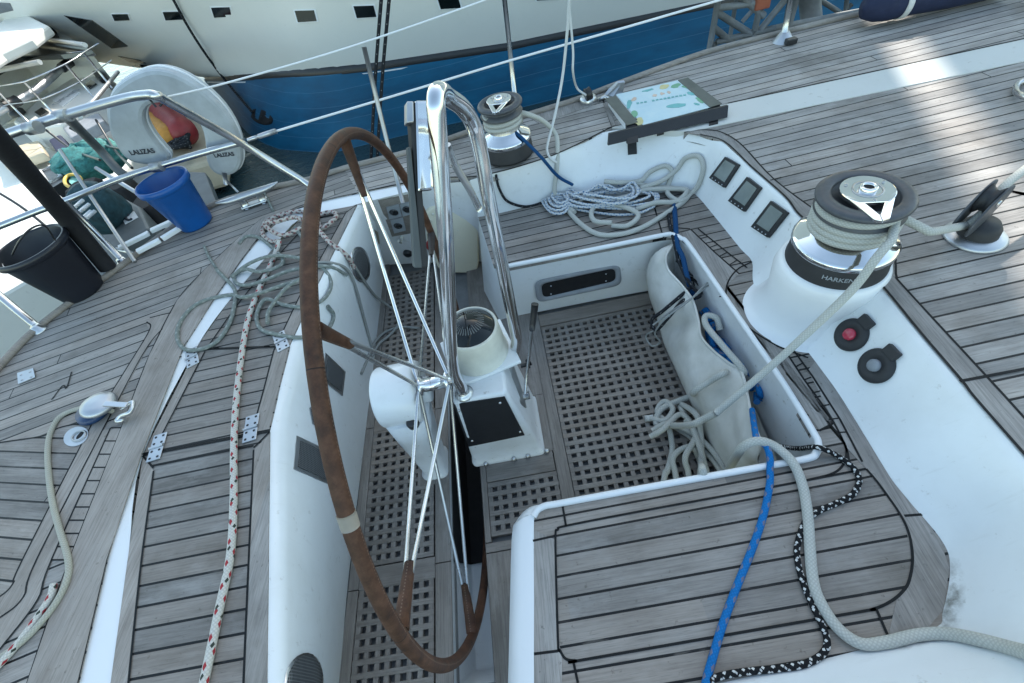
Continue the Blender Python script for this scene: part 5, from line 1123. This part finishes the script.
tube('side_rail', [P(117, 249, z=DZ+.01), P(136, 254, z=DZ+.01)], .010, 'steel', tg); tube('side_rail', [P(160, 226, z=DZ+.0), P(181, 229, z=DZ+.0)], .010, 'steel', tg)
for k, (u, v) in enumerate(((82, 210), (86, 207), (92, 214), (88, 214), (80, 203))):
    tag(MB().tube([P(u-5, v+4, z=.86), P(u+3, v-3, z=.86)], .010, 8).build('rolled_chart' if False else 'white_peg', [M['clean']]), 'small white peg among the gear beside the black padded post', 'peg', 'white pegs beside the padded post')
# loose gear on the platform
gl = 'small dark pieces of gear on the stern platform'
for k, (u, v, z, a, b_, lb) in enumerate(((112, 190, .56, .16, .10, 'black bag on the stern platform just left of the blue bucket rim'), (146, 205, .55, .10, .14, 'black block of gear between the grey box and the blue bucket'), (84, 188, .6, .12, .10, 'black case directly below the teal net'))):
    c = P(u, v, z=z); mb = MB(); boxloft(mb, [(z-.12, c.x, c.y, a, b_, .03), (z, c.x, c.y, a*.95, b_*.9, .03), (z+.03, c.x, c.y, a*.8, b_*.75, .03)]); tag(mb.build(['bag', 'gear_block', 'case'][k], [M['padding']]), lb, ['bag', 'box', 'case'][k])
tube('spare_pole', [P(60, 150, z=1.1), P(135, 262, z=DZ+.02)], .010, 'dullsteel', lab='thin steel pole leaning from the teal net down to the deck edge', cat='pole')
tube('spare_pole', [P(96, 168, z=.95), P(142, 196, z=.8)], .012, 'alu', lab='short pale pole lying across the gear left of the blue bucket', cat='pole')
# teal net, crate, yellow ring
random.seed(9)
c = P(90, 160, z=.55); rows = []
for i in range(15):
    t = math.pi*i/14; rows.append([c+Vector((math.cos(a)*math.sin(t)*(.30+random.uniform(-.05, .05)), math.sin(a)*math.sin(t)*(.24+random.uniform(-.05, .05)), math.cos(t)*.14+random.uniform(-.015, .015))) for a in [2*math.pi*k/28 for k in range(28)]])
mb = MB(); mb.quads(rows, close=True); tag(mb.build('fishing_net', [M['teal']]), 'crumpled teal net heaped on the neighbouring boat beside the stern rail', 'net')
o = empty('crate', P(60, 172, z=.5), 'open black crate with a white frame beside the teal net', 'crate')
q = PP([(38, 172), (62, 164), (78, 172), (52, 188)], .55); mb = MB(); mb.prism(q, (0, 0, -.15)); mb.build('body', [M['black']], parent=o)
mb = MB(); q2 = PP([(40, 171), (52, 166), (61, 176), (48, 183)], .56); mb.tube(q2, .014, 8, closed=True); mb.build('frame', [M['clean']], parent=o)
mb = MB(); mb.tube([P(*e, z=.60) for e in ell(73, 181, 8.5, 6.5, 0, 24)], .012, 10, closed=True); tag(mb.build('yellow_ring', [M['yellow']]), 'thin yellow ring lying beside the black crate', 'ring')
mb = MB(); mb.prism(PP(ell(74, 181, 5, 3.5, 0, 14), .58), (0, 0, -.04)); tag(mb.build('turquoise_tin', [M['printblue']]), 'turquoise disc inside the yellow ring', 'tin')
# ---------------------------------------------------------------- neighbouring boats at left
nb = empty('motor_boat', P(50, 110, z=-.3), 'sunlit white motor boat with hatch panel moored beyond the stern', 'boat')
def slabpx(lst, z, th, name, m, par, bev=.01):
    mb = MB(); mb.prism(PP(lst, z), (0, 0, -th)); return mb.build(name, [m if not isinstance(m, str) else M[m]], parent=par, bevel=bev)
slabpx([(-150, 190), (-20, 110), (40, 62), (62, 56), (90, 62), (128, 92), (150, 130), (110, 190), (60, 260), (-60, 330)], .05, .8, 'hull', 'sunwhite', nb, .03)
slabpx([(12, 122), (40, 98), (62, 84), (88, 68), (108, 86), (82, 108), (60, 124), (30, 128)], .35, .3, 'coach_roof', 'sunwhite', nb, .03)
slabpx([(52, 100), (70, 88), (80, 92), (62, 106)], .362, .012, 'roof_hatch', 'clean', nb, .004)
o_ = P(66, 97, z=.366); ex = (P(76, 90, z=.366)-P(56, 103, z=.366)).normalized(); ey = Vector((-ex.y, ex.x, 0)); text_mb('OPHIS', .17, lambda x, y: o_+ex*x+ey*y).build('lettering', [M['greyrail']], parent=nb)
tube('side_rail', [P(-20, 121, z=.55), P(20, 100, z=.55), P(45, 83, z=.55), P(66, 64, z=.55), P(78, 58, z=.5), P(92, 62, z=.4)], .045, 'alu', nb)
for (a, b_) in (((5, 107), (18, 100)), ((62, 68), (70, 62)), ((76, 58), (82, 58))): tube('rail_pad', [P(*a, z=.56), P(*b_, z=.56)], .06, 'black', nb)
tube('rail_post', [P(118, 72, z=.5), P(88, 108, z=.7), P(80, 116, z=.8)], .02, 'dullsteel', nb)
slabpx([(0, 96), (45, 74), (50, 78), (8, 108), (-10, 112)], .25, .2, 'side_deck', 'sunwhite', nb)
o = empty('winch_small', P(20, 115, z=.5), 'small dark winch on the sunlit white boat', 'winch')
mb = MB(); mb.lathe([(.09, 0), (.09, .05), (.05, .08), (.05, .13), (.10, .15), (.10, .19), (0, .19)], P(19, 115, z=.36), (0, 0, 1), 24); mb.build('drum', [M['black']], parent=o)
nb2 = empty('cabin_cruiser', P(20, 60, z=-.3), 'bright white cabin cruiser with dark windows at the top left corner', 'boat')
slabpx([(-200, 160), (-60, 90), (-10, 60), (30, 55), (70, 55), (95, 60), (60, 66), (40, 80), (-10, 112), (-120, 190)], -.1, .6, 'hull', 'sunwhite', nb2)
slabpx([(-120, 60), (-40, 20), (0, 22), (18, 10), (48, 25), (30, 38), (0, 52), (-60, 90)], 1.0, .12, 'cabin_roof', 'sunwhite', nb2, .03)
slabpx([(-60, 70), (0, 46), (24, 34), (50, 26), (92, 50), (60, 54), (20, 56), (-40, 90)], .75, .07, 'windows', 'glass', nb2, .01)
slabpx([(-60, 74), (0, 50), (24, 38), (50, 30), (92, 54), (60, 58), (20, 60), (-40, 94)], .62, .5, 'cabin_side', 'sunwhite', nb2, .02)
for a, b_ in (((16, 36), (85, 45)), ((-20, 74), (40, 62))): tube('window_bar', [P(*a, z=.80), P(*b_, z=.80)], .03, 'sunwhite', nb2)
for k in range(4): slabpx([(0-k*2, 66+k*7), (14-k*2, 60+k*7), (30-k*2, 68+k*7), (14-k*2, 75+k*7)], .45-k*.12, .1, 'step', 'sunwhite', nb2, .01)
# fittings on the motor boat
for (a, b_) in (((28, 122), (24, 104)), ((58, 118), (54, 98)), ((96, 100), (92, 82)), ((112, 88), (110, 70))): tube('stanchion', [P(*a, z=.36), P(a[0], a[1], z=.36)+Vector((0, 0, .42))], .012, 'steel', nb)
q = [P(u, v, z=.36)+Vector((0, 0, .42)) for u, v in ((-10, 132), (28, 122), (58, 118), (96, 100), (112, 88), (125, 78))]; tube('guard_wire', q, .007, 'steel', nb, k=2); tube('guard_wire', [p-Vector((0, 0, .2)) for p in q], .006, 'steel', nb, k=2)
for q in ([(34, 112), (42, 107), (48, 111), (40, 116)], [(84, 84), (91, 79), (96, 83), (89, 88)]): slabpx(q, .375, .02, 'deck_hatch', 'glass', nb, .004)
for q in ([(70, 62), (78, 58), (88, 66), (80, 72)], [(84, 64), (92, 62), (104, 74), (98, 78)]): slabpx(q, .42, .14, 'dark_gear', 'black', nb, .03)
slabpx([(62, 128), (98, 112), (104, 120), (70, 138)], .30, .12, 'cockpit_seat', 'grey', nb, .02); slabpx([(48, 140), (60, 134), (68, 146), (56, 152)], .28, .14, 'locker_box', 'navy', nb, .02)
slabpx([(0, 150), (38, 140), (44, 152), (4, 166)], .22, .1, 'deck_pad', 'beige', nb, .02)
for k, (a, b_) in enumerate((((46, 130), (100, 160)), ((70, 128), (128, 150)), ((96, 120), (132, 168)))):
    tag(MB().tube(smooth([P(*a, z=.75), P((a[0]+b_[0])/2, (a[1]+b_[1])/2+5, z=.62), P(*b_, z=.72)], 5), .010, 8).build('slack_line', [M['black']]), ['dark slack line left of the teal net', 'dark slack line crossing above the teal net', 'dark slack line between the teal net and the lifebuoy'][k], 'rope')
tag(MB().tube(smooth([P(66, 116, z=1.4), P(80, 130, z=1.25), P(100, 150, z=1.1), P(118, 170, z=1.02), P(130, 178, z=.98)], 5), .022, 10).build('furled_flag', [M['greybox']]), 'thin dark furled flag tied across the two stern rails', 'flag')
# pontoon beyond the stern
mb = MB(); mb.prism(PP([(-260, 420), (-90, 300), (70, 190), (84, 205), (30, 262), (-60, 360), (-160, 460)], -.2), (0, 0, -.35)); mb.f[-1:] = mb.f[-1:]; tag(mb.build('pontoon', [M['concrete']], bevel=.02), kind='structure')
# tender seen through the buoy
td = empty('tender', P(185, 130, z=-.3), 'beige floored tender loaded with gear, seen through the lifebuoy opening', 'boat')
slabpx([(135, 105), (165, 88), (205, 100), (218, 125), (212, 160), (170, 172), (140, 145)], -.2, .35, 'hull', 'beige', td, .05)
def sausage(name, a, b_, z, r, m, lab, cat):
    p, q = P(*a, z=z), P(*b_, z=z); d = (q-p).normalized(); mb = MB()
    L_ = (q-p).length; prof = [(0, -r*.3), (r*.6, -r*.1), (r*.95, r*.4)]+[(r*(1+.06*math.sin(k*2.1)), r+(L_-2*r)*k/6) for k in range(7)]+[(r*.9, L_-r*.3), (r*.55, L_+r*.1), (0, L_+r*.2)]
    mb.lathe(prof, p, d, 20); return tag(mb.build(name, [M[m]]), lab, cat)
sausage('sail_bag', (154, 107), (186, 134), 0, .16, 'red', 'dull red rolled bag seen through the lifebuoy opening', 'bag')
sausage('folded_jacket', (147, 120), (172, 138), 0, .13, 'orange', 'orange folded cloth below the red bag in the tender', 'cloth')
random.seed(2); o = empty('black_line_heap', P(180, 142, z=-.1), 'heap of thin black line in the beige tender', 'rope')
for k in range(3): line('line_turns', [(178+random.uniform(-12, 12), 141+random.uniform(-7, 7), 'z', random.uniform(-.12, .05)) for i in range(12)], .022, 'blackline', None, parent=o, k=5)
# ---------------------------------------------------------------- the big ship
ship = empty('blue_hulled_ship', (0, 8, WZ), 'large white ship with blue lower hull and small dark windows moored alongside', 'ship')
YS = 6.1
stem = [P(203, 81, y=9.9), P(203, 77, y=9.8), P(108, 64, y=9.6), P(20, 30, y=9.9), P(-80, -5, y=10.2)]
zside = [WZ-.3, 0.0, .7, 1.25, 1.75]; ysid = [6.25, 6.12, 6.05, 6.0, 5.98]
def resamp(pts, n):
    L = [0]
    for i in range(1, len(pts)): L.append(L[-1]+(pts[i]-pts[i-1]).length)
    out = []; j = 0
    for k in range(n):
        d = L[-1]*k/(n-1)
        while j < len(L)-2 and L[j+1] < d: j += 1
        t = (d-L[j])/max(1e-9, L[j+1]-L[j]); out.append(pts[j].lerp(pts[j+1], min(1, t)))
    return out
def shiprow(k):
    a = Vector((-1.0, ysid[k], zside[k])); c = Vector((-3.2-.3*k, ysid[k], zside[k]*.7+stem[k].z*.3)); s = stem[k]
    return resamp([a*(1-t)**2+c*2*t*(1-t)+s*t*t for t in [i/24 for i in range(25)]], 20)
R1 = resamp(smooth([P(400, 62, y=6.1), P(370, 66.5, y=6.12), P(330, 71, y=6.2), P(295, 74, y=6.45), P(260, 76, y=6.95), P(230, 77, y=7.6), P(205, 77.5, y=8.6)], 5), 20)
R0 = resamp(smooth([Vector((-1.0, 5.95, WZ)), Vector((-1.6, 5.95, WZ)), P(335, 152, z=WZ), P(300, 151, z=WZ), P(275, 148, z=WZ), P(250, 135, z=WZ), P(235, 118, z=WZ), P(217, 97, z=WZ), P(204, 80, z=WZ)], 5), 20)
def ext(row, k): return [Vector((16, ysid[k], zside[k]-(.3 if k == 1 else 0))), Vector((2.73, ysid[k], zside[k]-(.08 if k == 1 else 0))), Vector((.33, ysid[k], zside[k]))]+row
ysid[0] = 5.95; zside[0] = WZ
def pxrow(pl): return resamp(smooth([P(u, v, y=y) for u, v, y in pl], 5), 20)
R2 = pxrow([(400, 30, 6.05), (370, 33, 6.05), (330, 37, 6.1), (295, 40, 6.25), (260, 42, 6.6), (230, 44, 7.1), (190, 50, 7.8), (150, 58, 8.6), (108, 62, 9.3), (70, 58, 10.0)])
R3 = pxrow([(400, -5, 6.0), (330, 0, 6.05), (260, 4, 6.4), (190, 8, 7.1), (120, 14, 8.0), (70, 24, 8.9), (20, 32, 9.6)])
R4 = pxrow([(400, -60, 5.95), (300, -58, 6.0), (200, -50, 6.5), (100, -40, 7.6), (0, -20, 9.0), (-80, -5, 10.0)])
def ext2(row, dz=0): z = row[0].z; y = row[0].y; return [Vector((16, y, z-.3)), Vector((2.73, y, z-.16)), Vector((.33, y, z-.06))]+row
SR = [ext(R0, 0), ext(R1, 1), ext2(R2), ext2(R3), ext2(R4)]
mb = MB(); mb.quads([[p-Vector((0, 0, .4)) for p in SR[0]], SR[0]]); mb.build('keel_side', [M['shipblue']], parent=ship)
mb = MB(); mb.quads(SR[:2]); mb.build('lower_hull', [M['shipblue']], parent=ship, surf=True)
mb = MB(); mb.quads(SR[1:]); mb.build('topsides', [M['shipwhite']], parent=ship, surf=True)
mb = MB(); mb.quads([[p+Vector((-.006, -.012, -.045)) for p in SR[1]], [p+Vector((-.008, -.018, .03)) for p in SR[1]], [p+Vector((0, .03, .05)) for p in SR[1]]]); mb.build('boot_stripe', [M['black']], parent=ship)
mb = MB(); mb.quads([[p+Vector((-.006, -.014, -.075)) for p in SR[1]], [p+Vector((-.006, -.014, -.058)) for p in SR[1]]]); mb.build('boot_line', [M['clean']], parent=ship)
mb = MB(); top = SR[-1]; far = [Vector((p.x, 14, p.z)) for p in top]; mb.quads([top, far]); mb.build('ship_deck', [M['shipwhite']], parent=ship)
mb = MB(); mb.box((1.2, 8.1, 5.0), (5.6, 1.0, 7.4)); mb.box((9.26, 8.1, 5.0), (9.58, 1.0, 7.4)); mb.build('unseen_sun_blocks', [M['shipwhite']], parent=ship, bevel=.1)  # unseen blocks added to shade the deck, gapped for one sun patch
for (u, v, a, b) in ((121, 17, 9, 3.2), (173, 15.5, 10, 4.2), (222, 12, 10.5, 5), (306, 16, 11, 5.8), (365, 11.5, 11.5, 6), (449, 2.5, 12, 6), (545, -6, 12, 6)):
    a *= 1.15; b *= 1.2; q = [(u-a, v-b*.9), (u+a*.75, v-b), (u+a, v+b*.8), (u-a*.7, v+b)]
    fr = surf_grid(q, .006, 3).build('window_frame', [M['clean']], parent=ship); surf_grid(quad_in(q, .86), .012, 3).build('pane', [M['dome']], parent=fr)
for q in ([(64, 15), (92, 20), (128, 46), (112, 48)], [(118, 56), (140, 60), (166, 72), (150, 72)], [(-2, 2), (10, 3), (14, 10), (-2, 14)], [(360, -14), (380, -12), (392, -20), (365, -20)][:0] or [(36, 28), (50, 26), (70, 42), (56, 44)]):
    surf_grid(q, .010, 6).build('bow_window', [M['glass']], parent=ship)
surf_grid((262, 117, 12, 7, .45), .012, ellipse=True).build('hawse_hole', [M['hole']], parent=ship)
line('hull_cable', [(172, -10, .03), (190, 24, .03), (210, 55, .03), (232, 84, .03), (256, 113, .03)], .016, 'blackline', 'dark cable running down the ship side to the hawse hole', k=5)
# gangway truss between the boats
tr = empty('gangway_truss', P(780, 40, y=3.7), 'grey galvanised lattice gangway truss standing behind the port deck edge', 'truss')
def bar(a, b, y1, y2, r=.022): tube('bar', [P(a[0], a[1], y=y1), P(b[0], b[1], y=y2)], r, 'truss', tr, seg=8)
ya, yb2 = 3.6, 4.3
for a, b in (((720, -10), (706, 68)), ((764, -10), (748, 60)), ((800, -14), (782, 50)), ((716, 12), (760, 40)), ((714, 28), (748, 56)), ((712, 44), (724, 62)), ((735, -8), (764, 16)), ((755, 30), (722, 64)), ((716, 42), (775, 28)), ((775, 28), (868, 10)), ((868, -10), (866, 20)), ((868, 10), (900, 3)), ((880, -14), (872, 14)), ((718, 8), (764, 2)), ((760, 30), (790, -6))): bar(a, b, ya, ya)
for a, b in (((738, -10), (726, 60)), ((822, -14), (812, 40)), ((848, -10), (844, 26)), ((820, 0), (858, 24)), ((806, 8), (830, 36)), ((852, 4), (826, 30)), ((742, 22), (762, 0))): bar(a, b, yb2, yb2, .018)
mb = MB(); mb.box(P(762, -2, y=ya), (.10, .08, .12)); mb.build('clamp_block', [plain('rust_red', (.35, .10, .05), .8)], parent=tr, bevel=.01)
tr2 = mb = MB(); mb.tube([P(808, -20, y=4.0), P(812, 26, y=4.0)], .075, 14); mb.build('pier_post', [M['truss']], parent=tr)
# rolled navy fender bag on the side deck
a, b = P(868, 8, z=DZ+.10), P(1010, -22, z=DZ+.10); d = (b-a).normalized(); o = empty('rolled_sail_bag', Vector((a.x, a.y, DZ)), 'navy blue rolled bag with white strap lying on the port side deck at top right', 'bag')
L_ = (b-a).length; mb = MB(); mb.lathe([(0, -.03), (.05, -.02), (.075, .04), (.084, .12), (.079, L_*.3), (.086, L_*.6), (.08, L_), (0, L_+.02)], a, d, 28); mb.build('roll', [M['navy']], parent=o)
mb = MB(); mb.lathe([(.08, .165), (.0875, .165), (.0875, .195), (.08, .195)], a, d, 28); mb.build('strap', [M['strap']], parent=o)
# ---------------------------------------------------------------- water
mb = MB(); mb.add([(-300, -300, WZ), (300, -300, WZ), (300, 300, WZ), (-300, 300, WZ)], [(0, 1, 2, 3)], smooth=False); tag(mb.build('water', [M['water']]), kind='structure')
EXPO = 1.65
# ---------------------------------------------------------------- daylight
w = D.worlds.new('World'); SC.world = w; w.use_nodes = True
nt = w.node_tree; bg = nt.nodes['Background']; sky = nt.nodes.new('ShaderNodeTexSky'); sky.sky_type = 'NISHITA'; sky.sun_disc = False
SUN_EL, SUN_AZ = R_(38), R_(20)                     # sun over the big ship: from port, a little from ahead
sd = Vector((math.sin(SUN_AZ)*math.cos(SUN_EL), math.cos(SUN_AZ)*math.cos(SUN_EL), math.sin(SUN_EL)))
sky.sun_elevation = SUN_EL; sky.sun_rotation = SUN_AZ; sky.air_density = 1.0; sky.dust_density = 1.0; sky.ozone_density = 1.0
mx = nt.nodes.new('ShaderNodeMix'); mx.data_type = 'RGBA'; mx.blend_type = 'MULTIPLY'; mx.inputs[0].default_value = 1; mx.inputs[7].default_value = (1.09, 1.05, .85, 1)
nt.links.new(sky.outputs[0], mx.inputs[6]); nt.links.new(mx.outputs[2], bg.inputs[0]); bg.inputs[1].default_value = .15
ld = D.lights.new('sun', 'SUN'); ld.energy = 2.4; ld.angle = R_(1.0); ld.color = (1, .95, .87)
lo = D.objects.new('sun', ld); COL.objects.link(lo); lo.rotation_euler = (-sd).to_track_quat('-Z', 'Y').to_euler()
vs = SC.view_settings; vs.view_transform = 'Standard'; vs.look = 'None'; vs.gamma = 1; vs.use_curve_mapping = False; vs.exposure = EXPO
SC.cycles.max_bounces = 6; SC.cycles.diffuse_bounces = 3; SC.cycles.glossy_bounces = 4; SC.cycles.transparent_max_bounces = 4
SC.cycles.caustics_reflective = False; SC.cycles.caustics_refractive = False
